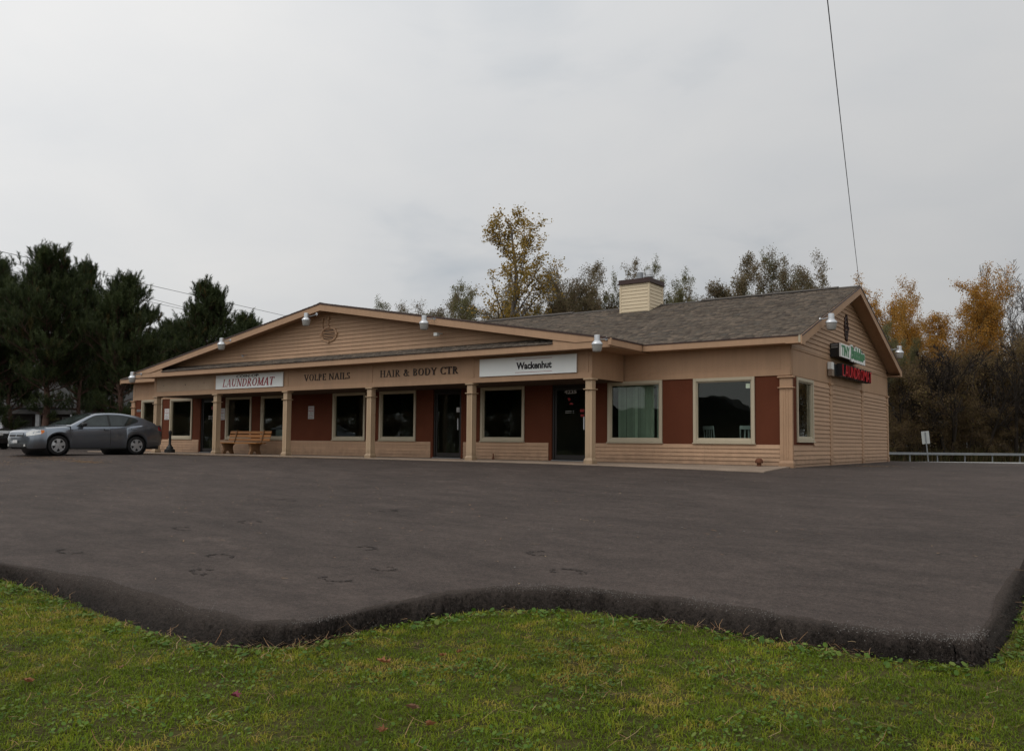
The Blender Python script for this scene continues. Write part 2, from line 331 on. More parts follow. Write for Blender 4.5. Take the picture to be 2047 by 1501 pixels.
def edge_blend(M):
    """the lot's grey wearing course breaks up into the fresh black edge course"""
    t = M.node_tree; n = t.nodes; l = t.links.new; b = n['Principled BSDF']; src = b.inputs['Base Color'].links[0].from_socket
    g = n.new('ShaderNodeNewGeometry'); at_ = n.new('ShaderNodeAttribute'); at_.attribute_name = 'tint'
    z1 = n.new('ShaderNodeTexNoise'); z1.inputs['Scale'].default_value = 26; z1.inputs['Detail'].default_value = 6; z1.inputs['Roughness'].default_value = .75; l(g.outputs['Position'], z1.inputs['Vector'])
    ad = n.new('ShaderNodeMath'); ad.operation = 'MULTIPLY_ADD'; ad.inputs[1].default_value = 1.5; l(z1.outputs['Fac'], ad.inputs[0]); l(at_.outputs['Fac'], ad.inputs[2])
    mr = n.new('ShaderNodeMapRange'); mr.inputs[1].default_value = .76; mr.inputs[2].default_value = 1.4; l(ad.outputs[0], mr.inputs[0])
    z2 = n.new('ShaderNodeTexNoise'); z2.inputs['Scale'].default_value = 90; z2.inputs['Detail'].default_value = 3; l(g.outputs['Position'], z2.inputs['Vector'])
    r2 = n.new('ShaderNodeMapRange'); r2.inputs[1].default_value = .3; r2.inputs[2].default_value = .7; r2.inputs[3].default_value = .6; r2.inputs[4].default_value = 1.5; l(z2.outputs['Fac'], r2.inputs[0])
    v = n.new('ShaderNodeVectorMath'); v.operation = 'SCALE'; v.inputs[0].default_value = (0.054, 0.0425, 0.036); l(r2.outputs[0], v.inputs['Scale'])
    mm = n.new('ShaderNodeMix'); mm.data_type = 'RGBA'; l(mr.outputs[0], mm.inputs[0]); l(v.outputs[0], mm.inputs[6]); l(src, mm.inputs[7]); l(mm.outputs[2], b.inputs['Base Color'])
edge_blend(ASPHE); ASPHE.node_tree.nodes['Principled BSDF'].inputs['Specular IOR Level'].default_value = 0.08; ASPHE.node_tree.nodes['Principled BSDF'].inputs['Roughness'].default_value = 0.85
rx = [p[0] for p in RIM]; ry = [p[1] for p in RIM]
xs = np.unique(np.concatenate([np.linspace(-60, -10, 60), np.linspace(-10, 0, 50), np.linspace(0, 1.6, 60), np.linspace(1.6, 5.62, 60), [5.65]]))
tv = np.concatenate([np.linspace(0, 0.35, 50)**1.0, np.linspace(0.36, 1, 60)])
V = []; nx = len(xs); nt_ = len(tv)
for x in xs:
    y0 = np.interp(x, rx, ry); V.append(np.stack([np.full(nt_, x), y0+(33-y0)*tv, np.zeros(nt_)], 1))
V = np.concatenate(V); V[:, 2] = G(V[:, 0], V[:, 1])
wob = np.sin(V[:, 0]*1.3+V[:, 1]*0.7)*0.006+np.sin(V[:, 0]*0.5-V[:, 1]*1.1)*0.007; V[:, 2] += np.where(V[:, 1] < -4, wob, 0)
i, j = np.meshgrid(np.arange(nx-1), np.arange(nt_-1), indexing='ij'); a = (i*nt_+j).ravel()
tag(link('parking_lot', mesh('parking_lot', V, np.stack([a, a+nt_, a+nt_+1, a+1], 1), ASPH, True)), kind='structure')
# rounded crumbly edge of the asphalt
def dense(P, k=10):
    P = np.array(P, float); o = []
    for a, b in zip(P[:-1], P[1:]): o += [a+(b-a)*t for t in np.linspace(0, 1, k, endpoint=False)]
    return np.array(o+[P[-1]])
R_ = dense(RIM[:4]+RIM[4:], 24); L_ = dense(LOW, 24)
R_ = np.concatenate([R_, dense(EXT_R, 16)]); L_ = np.concatenate([L_, dense(EXT_L, 16)])
V = []; TT = []; nq = 16; run = np.linspace(0, 1, nq)
wv = np.cumsum(RNG.normal(size=len(R_))); wv = np.convolve(np.pad(wv, 20, mode='edge'), np.ones(41)/41, 'valid'); wv = RNG.normal(size=len(R_))*0.5
wob2 = np.convolve(np.pad(RNG.normal(size=len(R_)), 6, mode='edge'), np.ones(13)/13, 'valid')
def lowf(n, k, seed):
    r_ = np.random.default_rng(seed).normal(size=n+4*k); w_ = np.hanning(2*k+1); return np.convolve(r_, w_/np.sqrt((w_**2).sum()), 'same')[2*k:2*k+n]
wl1, wl2, wl3 = lowf(len(R_), 14, 61), lowf(len(R_), 10, 62), lowf(len(R_), 4, 63)
for q in range(len(R_)):
    a, b = R_[q], L_[q]; dv = (b-a)/max(np.linalg.norm(b-a), 1e-6); k0 = 1.0 if a[0] < 5.2 else .15; a = a+dv*(.008+.03*abs(wl1[q]))*k0; b = b+dv*(.045*wl2[q]+.02*wl3[q])*k0; dl = np.linalg.norm(b-a); ov = 0.16 if a[1] < -13.95 or a[0] < 5.3 else 0.06; s0 = -ov/max(dl, .12)*(1+0.7*wob2[q])-0.02
    for k_, u in enumerate(run):
        t = s0+(1.10-s0)*u; p = a+(b-a)*t; tt = max(t, 0.0)
        dz = 0.0045 if t <= 0 else 0.0045-0.175*tt**1.35-.012*abs(wl3[q])*min(1, tt*2)
        TT.append(min(max((t-s0)/(1.1-s0), 0), 1)*1.1-.12); j_ = 0.0 if k_ == 0 else min(1.0, tt*4)
        V.append((p[0]+RNG.normal()*0.006*j_, p[1]+RNG.normal()*0.006*j_, float(G(p[0], p[1]))+dz+RNG.normal()*0.0045*j_-(0.002 if k_ == 0 else 0)+(0.012*abs(wob2[q])*j_)))
n_ = nq; F = [(q*n_+k_, q*n_+k_+1, (q+1)*n_+k_+1, (q+1)*n_+k_) for q in range(len(R_)-1) for k_ in range(n_-1)]
tag(link('asphalt_edge', mesh('asphalt_edge', V, F, ASPHE, True, tint=TT)), kind='structure')
# loose crumbs broken off the edge
nC = 2600; rC = np.random.default_rng(71); qi = rC.integers(4*24, 29*24, nC); tC = np.clip(1.0+rC.normal(size=nC)*.28, .1, 1.9); pC = R_[qi]+(L_[qi]-R_[qi])*tC[:, None]+rC.normal(size=(nC, 2))*.03
VC = []; FC = []
for i_ in range(nC):
    x, y = pC[i_]; sz = .004+.010*rC.random()**2; z = float(G(x, y))+.004-.175*min(tC[i_], 1.0)**1.35+sz*.3+(.012 if tC[i_] > 1 else 0); b0 = len(VC)
    for k_ in range(4):
        an = k_*2.09+rC.random(); VC.append((x+math.cos(an)*sz*(k_ < 3), y+math.sin(an)*sz*(k_ < 3), z+(sz*1.1 if k_ == 3 else -sz*.3*rC.random())))
    FC += [(b0, b0+1, b0+3), (b0+1, b0+2, b0+3), (b0+2, b0, b0+3)]
tag(link('asphalt_crumbs', mesh('asphalt_crumbs', VC, FC, mat('crumb', (.034, .028, .024), .9, var=.4, scale=40))), 'loose black asphalt crumbs along the crumbling lot edge', 'crumbs', kind='stuff')
# concrete walk along the front
xs = np.linspace(-29.5, -0.02, 60); V = []
for x in xs:
    g0 = float(G(x, -1.98)); zf = max(g0+0.035, -0.06) if x < -6 else g0+0.03
    zb = 0.012
    V += [(x, -1.98, g0-0.1), (x, -1.98, zf-0.012), (x, -1.965, zf), (x, 0.0, zb), (x, 0.0, -0.2)]
F = [(q*5+k_, (q+1)*5+k_, (q+1)*5+k_+1, q*5+k_+1) for q in range(len(xs)-1) for k_ in range(4)]+[(4, 3, 2, 1, 0), tuple((len(xs)-1)*5+k_ for k_ in range(5))]
tag(link('front_walk', mesh('front_walk', V, F, CONC)), kind='structure')

# ------------------------------------------------------------------ the commercial building
bld = thing('commercial_building', 'long tan and brown single-storey shop building with shingled gable roof', 'building')
WALLZ, BANDZ = 2.27, 3.03
WINS = [(-28.72, -27.12), (-26.53, -24.92), (-22.65, -21.02), (-20.44, -18.80), (-16.41, -14.77), (-14.09, -12.41), (-9.69, -8.02), (-5.155, -3.47), (-2.575, -0.91)]
DOORS = [(-24.36, -23.12), (-11.66, -10.48), (-7.04, -5.80)]
ops = sorted([(a+0.03, b-0.03, 0.57, 2.24) for a, b in WINS]+[(a, b, 0.0, 2.262) for a, b in DOORS])
wb = MB(); x = -29.34; T = 0.14
for a, b, z0, z1 in ops:
    wb.box(x, a, 0, T, -0.1, WALLZ)
    if z0 > 0.1: wb.box(a, b, 0, T, -0.1, z0)
    if z1 < WALLZ-0.005: wb.box(a, b, 0, T, z1, WALLZ)
    x = b
wb.box(x, -0.0, 0, T, -0.1, WALLZ)
wb.build('front_wall', BROWN, bld)
# fascia band above the panels (right and left of the porch) and behind it
B('wall_band', TAN, bld, -4.60, 0.0, -0.018, T, WALLZ, BANDZ)
B('wall_band', TAN, bld, -29.34, -24.86, -0.018, T, WALLZ, BANDZ)
B('wall_band', TAN, bld, -24.85, -4.61, 0.0, T, WALLZ, BANDZ)
for x in (-29.30, -2.06, -0.30): B('batten', TAN, bld, x-0.05, x+0.05, -0.026, -0.018, WALLZ+0.16, BANDZ, bev=0.002)
B('trim_board', TAN, bld, -4.60, 0.0, -0.03, -0.018, WALLZ, WALLZ+0.15, bev=0.003)
B('trim_board', TAN, bld, -29.34, -24.86, -0.03, -0.018, WALLZ, WALLZ+0.15, bev=0.003)
# side (right) wall with its window opening, left and back walls, gable ends
s = MB(); sy0, sy1 = 0.42, 1.80
s.box(-T, 0, T, sy0, -0.1, BANDZ-0.08); s.box(-T, 0, sy0, sy1, -0.1, 0.65); s.box(-T, 0, sy0, sy1, 2.22, BANDZ-0.08); s.box(-T, 0, sy1, 10.99, -0.1, BANDZ-0.08)
s.build('side_wall', TAN, bld)
B('side_panel', BROWN, bld, 0.0, 0.012, 0.03, 0.42, 0.54, WALLZ, bev=0.002)
B('side_panel', BROWN, bld, 0.0, 0.012, 0.42, 1.86, 0.54, 0.66, bev=0.002)
B('wall_band', TAN, bld, 0.0, 0.016, -0.018, 10.99, WALLZ+0.002, 2.95)
B('left_wall', TAN, bld, -29.48, -29.34, 0, 10.99, -0.1, BANDZ)
B('back_wall', TAN, bld, -29.34, -T, 10.85, 10.99, -0.1, BANDZ)
RS, RZ0, RY0 = 0.353, 3.21, -0.48            # main roof slope, eave height and eave line
RIDGE_Y = 5.44; RIDGE_Z = RZ0+RS*(RIDGE_Y-RY0)
def roofz(y): return RZ0+RS*((y-RY0) if y <= RIDGE_Y else (2*RIDGE_Y-y-RY0))
for gx in (-T, -29.48):
    MB().prism([(0.0, BANDZ-0.06), (10.9, BANDZ-0.06), (10.9, roofz(10.9)-0.14), (RIDGE_Y, RIDGE_Z-0.14), (0.0, roofz(0)-0.14)], gx, gx+T-0.002, 'x').build('gable_wall', TAN, bld)

# clapboards: u along the wall, z up, n out of the wall
def clap(u0b, u1b, u0t, u1t, z0, z1, face, base=0.0, proud=0.032, name='siding_board', m=TANB, parent=bld):
    P = []
    for (u0, u1, zz, nn) in ((u0b, u1b, z0, proud), (u0t, u1t, z1, 0.006)):
        for u, n_ in ((u0, base-0.002 if False else 0.0), (u1, 0.0), (u1, nn), (u0, nn)):
            P.append((u, zz, n_))
    V = [((u, -base-n_, zz) if face == 'front' else (base+n_, u, zz)) for u, zz, n_ in P]
    F = [(0, 1, 2, 3), (7, 6, 5, 4), (3, 2, 6, 7), (0, 3, 7, 4), (1, 0, 4, 5), (2, 1, 5, 6)]
    if face != 'front': F = [f[::-1] for f in F]
    return link(name, mesh(name, V, F, m), parent)
# front wainscot
segs = [(-29.2, DOORS[0][0]-0.08), (DOORS[0][1]+0.10, DOORS[1][0]-0.09), (DOORS[1][1]+0.10, DOORS[2][0]-0.11), (DOORS[2][1]+0.10, -0.27)]
for a, b in segs:
    cuts = [a]
    while cuts[-1] < b-4.5: cuts.append(cuts[-1]+3.4+random.random()*0.6)
    cuts.append(b)
    for c0, c1 in zip(cuts[:-1], cuts[1:]):
        for r in range(5):
            z0 = 0.02+r*0.104
            clap(c0+0.002, c1-0.002, c0+0.002, c1-0.002, z0, z0+0.103, 'front', base=0.001)
# side wall boards between pilasters
PIL = [(3.44, 3.70), (7.13, 7.36), (10.79, 11.0)]
edges = [0.03, 3.44, 3.70, 7.13, 7.36, 10.79]
for a, b in ((0.03, 3.44), (3.70, 7.13), (7.36, 10.79)):
    z = -0.06
    while z < WALLZ-0.05:
        z1 = min(z+0.1145, WALLZ)
        u0 = a
        if a < 1 and z > 0.5: u0 = 1.87
        clap(u0+0.002, b-0.002, u0+0.002, b-0.002, z, z1-0.001, 'side', base=0.001)
        z += 0.1145
for a, b in PIL:
    p = B('pilaster', TAN, bld, 0.0, 0.04, a, b, -0.08, WALLZ-0.02)
    B('pilaster_cap', TAN, p, 0.0, 0.07, a-0.03, b+0.03, WALLZ-0.05, WALLZ+0.02, bev=0.01)
    B('pilaster_ring', TAN, p, 0.0, 0.06, a-0.02, b+0.02, 1.95, 1.98, bev=0.004)
    B('pilaster_base', TAN, p, 0.0, 0.06, a-0.02, b+0.02, -0.09, 0.14, bev=0.01)
for y in (0.1, 3.57, 7.24, 10.9): B('batten', TAN, bld, 0.016, 0.026, y-0.05, y+0.05, WALLZ+0.03, 2.95, bev=0.002)
B('trim_board', TAN, bld, 0.016, 0.034, -0.03, 10.99, 2.93, 2.985, bev=0.004)
# side gable boards
z = 2.99
while z < RIDGE_Z-0.32:
    z1 = z+0.125
    f = lambda zz: (zz+0.17-RZ0)/RS+RY0
    a0, a1 = max(f(z), 0.0), max(f(z1), 0.0)
    clap(a0, 2*RIDGE_Y-a0, a1, 2*RIDGE_Y-a1, z, z1-0.001, 'side', base=0.001)
    z = z1

# roof ------------------------------------------------------------
XL, XR = -29.66, 0.40
th = 0.10
roof = MB().prism([(RY0, RZ0-0.012), (RIDGE_Y, RIDGE_Z-0.012), (2*RIDGE_Y-RY0, RZ0-0.012), (2*RIDGE_Y-RY0, RZ0-th), (RIDGE_Y, RIDGE_Z-th), (RY0, RZ0-th)], XL, XR, 'x').build('roof', FELT, bld)
CGX, CGZ, CS = -14.62, 5.05, 0.1697            # cross gable: apex x, apex height, slope
CGL, CGR, CGY = -25.40, -3.84, -2.30
zE = CGZ-CS*(CGR-CGX)
MB().prism([(CGL, zE-0.012), (CGX, CGZ-0.012), (CGR, zE-0.012), (CGR, zE-th), (CGX, CGZ-th), (CGL, zE-th)], CGY, 4.9, 'y').build('cross_gable', FELT, roof)
# shingles: every tab its own little slab
def shingles(name, P0, U, Vv, vlen, span, parent, skip=None, expo=0.142, wd=0.17):
    P0 = np.array(P0, float); U = np.array(U, float); Vv = np.array(Vv, float); Vv /= np.linalg.norm(Vv); Nn = np.cross(U, Vv); Nn /= np.linalg.norm(Nn)
    if Nn[2] < 0: Nn = -Nn
    VV = []; FF = []; TT = []; r = 0; v = -0.02
    while v < vlen:
        u0, u1 = span(v); u = u0; w0 = RNG.random()*wd; v1 = min(v+expo+0.03, vlen+0.01)
        while u < u1-0.02:
            du = min(wd*(0.55+0.9*RNG.random())-(w0 if u == u0 else 0)*0.5, u1-u)
            if du < 0.03: du = min(0.06, u1-u)
            c = P0+U*(u+du/2)+Vv*(v+expo/2)
            if not (skip and skip(c)):
                t0 = 0.016+0.005*RNG.random(); b = len(VV); drop = RNG.random()*0.012
                for uu in (u+0.0015, u+du-0.0015):
                    for (vv, hh) in ((v-drop, 0.0), (v-drop, t0), (v1, 0.004), (v1, 0.0)): VV.append(P0+U*uu+Vv*vv+Nn*(hh-0.001))
                FF += [(b, b+1, b+5, b+4), (b+1, b+2, b+6, b+5), (b, b+3, b+2, b+1), (b+4, b+5, b+6, b+7), (b+2, b+3, b+7, b+6)]
                tt = RNG.random(); TT += [tt]*8
            u += du
        v += expo; r += 1
    o = link(name, mesh(name, np.array(VV), np.array(FF), SHING, tint=TT), parent); o['kind'] = 'stuff'; return o
sv = math.hypot(RIDGE_Y-RY0, RIDGE_Z-RZ0)
inCG = lambda c: CGL+0.1 < c[0] < CGR-0.1 and c[2] < CGZ-CS*abs(c[0]-CGX)-0.06
shingles('shingle_courses', (XL-0.02, RY0, RZ0), (1, 0, 0), (0, 1, RS), sv, lambda v: (0, XR-XL+0.03), roof, skip=inCG)
shingles('shingle_courses', (XR+0.01, 2*RIDGE_Y-RY0, RZ0), (-1, 0, 0), (0, -1, RS), sv, lambda v: (0, XR-XL+0.03), roof, wd=0.6, expo=0.284)
cv = math.hypot(CGR-CGX, CGZ-zE)
under = lambda c: c[2] < roofz(min(c[1], RIDGE_Y))-0.05 and c[1] > RY0
shingles('shingle_courses', (CGR, CGY-0.02, zE), (0, 1, 0), (-1, 0, CS), cv, lambda v: (0, 7.1), roof, skip=under)
shingles('shingle_courses', (CGL, 4.8, zE), (0, -1, 0), (1, 0, CS), cv, lambda v: (0, 7.12), roof, skip=under)
# ridge caps
rc = MB(); rc.prism([(RIDGE_Y-0.15, RIDGE_Z-0.03), (RIDGE_Y, RIDGE_Z+0.035), (RIDGE_Y+0.15, RIDGE_Z-0.03), (RIDGE_Y, RIDGE_Z-0.01)], XL, XR, 'x'); rc.build('ridge_cap', FELT, roof)
MB().prism([(RIDGE_Y-0.16, RIDGE_Z-0.01), (RIDGE_Y-0.02, RIDGE_Z+0.07), (RIDGE_Y+0.02, RIDGE_Z+0.07), (RIDGE_Y+0.16, RIDGE_Z-0.01)], -21, -9.6, 'x').build('ridge_vent', FELT, roof)
MB().prism([(RIDGE_Y-0.16, RIDGE_Z-0.01), (RIDGE_Y-0.02, RIDGE_Z+0.06), (RIDGE_Y+0.02, RIDGE_Z+0.06), (RIDGE_Y+0.16, RIDGE_Z-0.01)], -4.6, -0.2, 'x').build('ridge_vent', FELT, roof)
MB().prism([(CGX-0.15, CGZ-0.01), (CGX, CGZ+0.028), (CGX+0.15, CGZ-0.01), (CGX, CGZ-0.008)], CGY-0.02, 4.7, 'y').build('ridge_cap', FELT, roof)
# fascias, soffits, drip edges
def fasc(x0, x1): 
    B('fascia', TAN, bld, x0, x1, RY0-0.02, RY0+0.015, RZ0-0.195, RZ0-0.012)
    B('drip_edge', DKBROWN, bld, x0, x1, RY0-0.035, RY0-0.018, RZ0-0.035, RZ0-0.006, bev=0.003)
    B('soffit', TAN, bld, x0, x1, RY0+0.016, -0.02, RZ0-0.185, RZ0-0.17, bev=0.003)
fasc(CGR+0.02, XR-0.06); fasc(XL, CGL-0.02)
B('fascia_end', CREAM, bld, XR-0.058, XR+0.004, RY0-0.022, RY0+0.013, RZ0-0.195, RZ0-0.012)
for sgn in (1, -1):                                  # rakes of the right gable end
    pts = []
    y0 = RY0-0.03 if sgn == 1 else 2*RIDGE_Y-RY0+0.03
    z0 = RZ0-0.012
    t = lambda y, d: (y, roofz(RIDGE_Y-abs(y-RIDGE_Y))-0.012-d)
    yy = [y0, RIDGE_Y]
    poly = [(y0, RZ0-0.02), (RIDGE_Y, RIDGE_Z-0.012), (RIDGE_Y, RIDGE_Z-0.235), (y0+sgn*0.28, RZ0-0.02-0.235+RS*0.25), (y0+sgn*0.28, RZ0-0.235), (y0, RZ0-0.235)]
    MB().prism(poly if sgn == 1 else poly[::-1], XR, XR+0.035, 'x').build('rake_board', TAN, bld)
    poly = [(y0, RZ0-0.045), (y0, RZ0-0.01), (RIDGE_Y, RIDGE_Z+0.005), (RIDGE_Y, RIDGE_Z-0.035)]
    MB().prism(poly, XR+0.036, XR+0.05, 'x').build('drip_edge', DKBROWN, bld)
    poly = [(y0, RZ0-0.19), (RIDGE_Y, RIDGE_Z-0.175), (RIDGE_Y, RIDGE_Z-0.19), (y0, RZ0-0.205)]
    MB().prism(poly, 0.03, XR-0.002, 'x').build('rake_soffit', TAN, bld)
    MB().prism([(y0, RZ0-0.02), (RIDGE_Y, RIDGE_Z-0.012), (RIDGE_Y, RIDGE_Z-0.235), (y0, RZ0-0.235)], XL-0.035, XL, 'x').build('rake_board', TAN, bld)
B('eave_return', TAN, bld, 0.036, XR-0.003, 11.0, 2*RIDGE_Y-RY0+0.02, RZ0-0.245, RZ0-0.205)
B('fascia', TAN, bld, XL, XR-0.002, 2*RIDGE_Y-RY0-0.01, 2*RIDGE_Y-RY0+0.02, RZ0-0.2, RZ0-0.012)

# porch -----------------------------------------------------------
PX0, PX1, PY = -24.86, -4.64, -1.80
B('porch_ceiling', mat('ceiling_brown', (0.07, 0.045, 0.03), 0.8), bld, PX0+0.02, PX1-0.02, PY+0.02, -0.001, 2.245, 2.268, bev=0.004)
B('porch_beam', TAN, bld, PX0, PX1, PY, PY+0.22, 2.25, 3.02)
B('porch_beam_side', TAN, bld, PX1-0.18, PX1, PY+0.22, -0.03, 2.25, 3.02)
B('porch_beam_side', TAN, bld, PX0, PX0+0.18, PY+0.22, -0.03, 2.25, 3.02)
B('trim_board', TAN, bld, PX0, PX1, PY-0.02, PY, 2.25, 2.40, bev=0.004)
for x in (-24.80, -20.86, -16.79, -12.73, -8.63, -4.80): B('batten', TAN, bld, x-0.06, x+0.06, PY-0.014, PY, 2.402, 3.0, bev=0.003)
B('blank_panel', TANP, bld, -24.70, -20.94, PY-0.010, PY, 2.42, 2.97, bev=0.003)
for x, z, r in ((-24.2, 2.66, .022), (-22.75, 2.66, .03), (-21.55, 2.69, .02), (-21.9, 2.57, .012)):
    MB().lathe([(0.0, -0.004), (r, -0.003), (r*0.7, 0.003)], (x, PY-0.0105, z), 10, 'y').build('bolt_hole', DKBROWN, bld)
# columns
def column(parent, xl, xr, yf, yb, name='porch_column', TAN=TANC):
    s = MB(); fl = 0.007
    w_ = xr-xl; d_ = yb-yf
    # fluted shaft: square with three shallow grooves per face
    def side(a, b):
        o = []
        ctr = [a+(b-a)*k_ for k_ in (0.3, 0.5, 0.7)]
        for c_ in ctr: o += [(c_-0.009, 0), (c_-0.005, fl), (c_+0.005, fl), (c_+0.009, 0)]
        return o
    poly = [(xl, yf)]+[(u, yf+v) for u, v in side(xl, xr)]+[(xr, yf)]+[(xr-v, u) for u, v in side(yf, yb)]+[(xr, yb)]+[(u, yb-v) for u, v in side(xr, xl)]+[(xl, yb)]+[(xl+v, u) for u, v in side(yb, yf)]
    s.prism(poly[::-1], 0.10, 1.93, 'z')
    o = s.build(name, TAN, parent)
    B('neck', TAN, o, xl, xr, yf, yb, 1.93, 2.20)
    B('neck_ring', TAN, o, xl-0.045, xr+0.045, yf-0.045, yb+0.045, 1.945, 1.972, bev=0.008)
    B('capital', TAN, o, xl-0.05, xr+0.05, yf-0.05, yb+0.05, 2.198, 2.249, bev=0.02)
    MB().add([(xl-0.03, yf-0.03, 0), (xr+0.03, yf-0.03, 0), (xr+0.03, yb+0.03, 0), (xl-0.03, yb+0.03, 0),
              (xl-0.03, yf-0.03, 0.14), (xr+0.03, yf-0.03, 0.14), (xr+0.03, yb+0.03, 0.14), (xl-0.03, yb+0.03, 0.14),
              (xl-0.001, yf-0.001, 0.2), (xr+0.001, yf-0.001, 0.2), (xr+0.001, yb+0.001, 0.2), (xl-0.001, yb+0.001, 0.2)],
             [(3, 2, 1, 0)]+[(i, (i+1) % 4, (i+1) % 4+4, i+4) for i in range(4)]+[(i+4, (i+1) % 4+4, (i+1) % 4+8, i+8) for i in range(4)]+[(8, 9, 10, 11)]).build('plinth', TAN, o).location.z = -0.05
    return o
for xl in (-24.87, -20.95, -16.97, -12.91, -8.83, -4.84): column(bld, xl, xl+0.20, PY, PY+0.20)
# corner pilaster
column(bld, -0.265, 0.045, -0.06, 0.03, 'corner_pilaster', TAN)
column(bld, -29.50, -29.24, -0.05, 0.03, 'corner_pilaster', TAN)
# porch gable: fascia, rakes, pent ledge, boards
ZF0, ZF1 = 2.972, 3.155
B('fascia', TAN, bld, CGL, CGR, CGY, CGY+0.035, ZF0, ZF1)
B('soffit', TAN, bld, CGL+0.02, CGR-0.02, CGY+0.036, PY-0.001, ZF0+0.02, ZF0+0.035, bev=0.003)
for sgn in (-1, 1):
    xe = CGR if sgn == 1 else CGL
    poly = [(xe, zE-0.02), (CGX, CGZ-0.02), (CGX, CGZ-0.245), (xe-sgn*1.0, zE+CS*1.0-0.245), (xe, ZF1+0.001)]
    MB().prism(poly if sgn == -1 else poly[::-1], CGY-0.022, CGY+0.012, 'y').build('rake_board', TAN, bld)
    poly = [(xe+sgn*0.02, zE-0.045), (xe+sgn*0.02, zE-0.006), (CGX, CGZ-0.003), (CGX, CGZ-0.042)]
    MB().prism(poly if sgn == 1 else poly[::-1], CGY-0.04, CGY-0.023, 'y').build('drip_edge', DKBROWN, bld)
    xi = -5.56 if sgn == 1 else -23.6                     # boarded triangle where rake and fascia meet
    zt = CGZ-CS*abs(xi-CGX)-0.12
    poly = [(xe, ZF1-0.01), (xe, zE-0.09), (xi, zt), (xi, ZF1-0.01)]
    MB().prism(poly if sgn == -1 else poly[::-1], CGY+0.013, CGY+0.03, 'y').build('rake_infill', TAN, bld)
    MB().prism([(CGX, CGZ-0.13), (xe, zE-0.13), (xe, zE-0.15), (CGX, CGZ-0.15)], CGY+0.03, PY+0.02, 'y').build('rake_soffit', TAN, bld)
# ledge
le = MB().prism([(CGY+0.02, ZF1+0.002), (PY, ZF1+0.19), (PY, ZF1+0.16), (CGY+0.02, ZF1-0.02)], -23.6, -5.56, 'x').build('pent_ledge', FELT, bld)
shingles('shingle_courses', (-23.6, CGY-0.01, ZF1+0.015), (1, 0, 0), (0, PY-CGY-0.01, 0.19), 0.50, lambda v: (0, 18.04), le, expo=0.125)
B('drip_edge', DKBROWN, bld, -23.6, -5.56, CGY-0.026, CGY-0.001, ZF1-0.012, ZF1+0.012, bev=0.002)
MB().prism([(CGL+0.9, 2.9), (CGR-0.9, 2.9), (CGR-0.9, zE+CS*0.9-0.12), (CGX, CGZ-0.12), (CGL+0.9, zE+CS*0.9-0.12)], PY+0.001, PY+0.1, 'y').build('gable_wall', TAN, bld)
z = 3.25
while z < CGZ-0.2:
    z1 = z+0.1245
    h = lambda zz: (CGZ-0.14-zz)/CS
    a, b = min(h(z), 9.6), max(min(h(z1), 9.6), 0.05)
    cut = (-1)**int(z*80)*0.2*a
    for c0, c1, d0, d1 in ((CGX-a, CGX+cut, CGX-b, CGX+cut), (CGX+cut+0.003, CGX+a, CGX+cut+0.003, CGX+b)):
        if d1 > d0: clap(c0, c1, d0, d1, z, z1-0.001, 'front', base=1.80)
    z = z1
# right eave of the porch roof
for xe, s_ in ((CGR, 1), (CGL, -1)):
    B('fascia', TAN, bld, xe-0.015, xe+0.02, CGY+0.037, RY0-0.022, zE-0.20, zE-0.012)
    B('drip_edge', DKBROWN, bld, xe+s_*0.021, xe+s_*0.036, CGY-0.02, RY0-0.04, zE-0.04, zE-0.004, bev=0.003)
    xa = PX1+0.001 if s_ == 1 else PX0-0.001
    B('soffit', TAN, bld, xa, xe-s_*0.016, CGY+0.037, -0.02, ZF0+0.03, ZF0+0.045, bev=0.003)
B('fascia_block', TAN, bld, CGR-0.04, CGR+0.05, CGY-0.03, CGY+0.05, zE-0.20, zE-0.02)

# chimney
ch = MB(); cx0, cx1, cy0, cy1 = -7.22, -6.10, 4.55, 5.62
chm = ch.box(cx0+0.02, cx1-0.02, cy0+0.02, cy1-0.02, 4.7, 6.0).build('chimney', CREAMB, roof)
z = 4.78
while z < 5.95:
    z1 = min(z+0.118, 6.0)
    for k_ in range(3):
        if k_ == 0: V0 = [(cx0+.06, cy0+.019, z), (cx1-.06, cy0+.019, z), (cx1-.06, cy0-.004, z), (cx0+.06, cy0-.004, z), (cx0+.06, cy0+.019, z1), (cx1-.06, cy0+.019, z1), (cx1-.06, cy0+.013, z1), (cx0+.06, cy0+.013, z1)]
        elif k_ == 1: V0 = [(cx1-.019, cy0+.06, z), (cx1-.019, cy1-.06, z), (cx1+.004, cy1-.06, z), (cx1+.004, cy0+.06, z), (cx1-.019, cy0+.06, z1), (cx1-.019, cy1-.06, z1), (cx1-.013, cy1-.06, z1), (cx1-.013, cy0+.06, z1)]
        else: V0 = [(cx0+.019, cy1-.06, z), (cx0+.019, cy0+.06, z), (cx0-.004, cy0+.06, z), (cx0-.004, cy1-.06, z), (cx0+.019, cy1-.06, z1), (cx0+.019, cy0+.06, z1), (cx0+.013, cy0+.06, z1), (cx0+.013, cy1-.06, z1)]
        F0 = [(0, 1, 2, 3), (7, 6, 5, 4), (3, 2, 6, 7), (0, 3, 7, 4), (1, 0, 4, 5), (2, 1, 5, 6)]
        if k_: F0 = [f[::-1] for f in F0]
        link('siding_board', mesh('siding_board', V0, F0, CREAMB), chm)
    z = z1
for (x, y) in ((cx0, cy0), (cx1, cy0), (cx1, cy1), (cx0, cy1)):
    B('corner_post', CREAMB, chm, x-(0.0 if x == cx0 else 0.06)-0.008*(x == cx0), x+(0.06 if x == cx0 else 0.008), y-(0.008 if y == cy0 else 0.06), y+(0.06 if y == cy0 else 0.008), 4.7, 6.0)
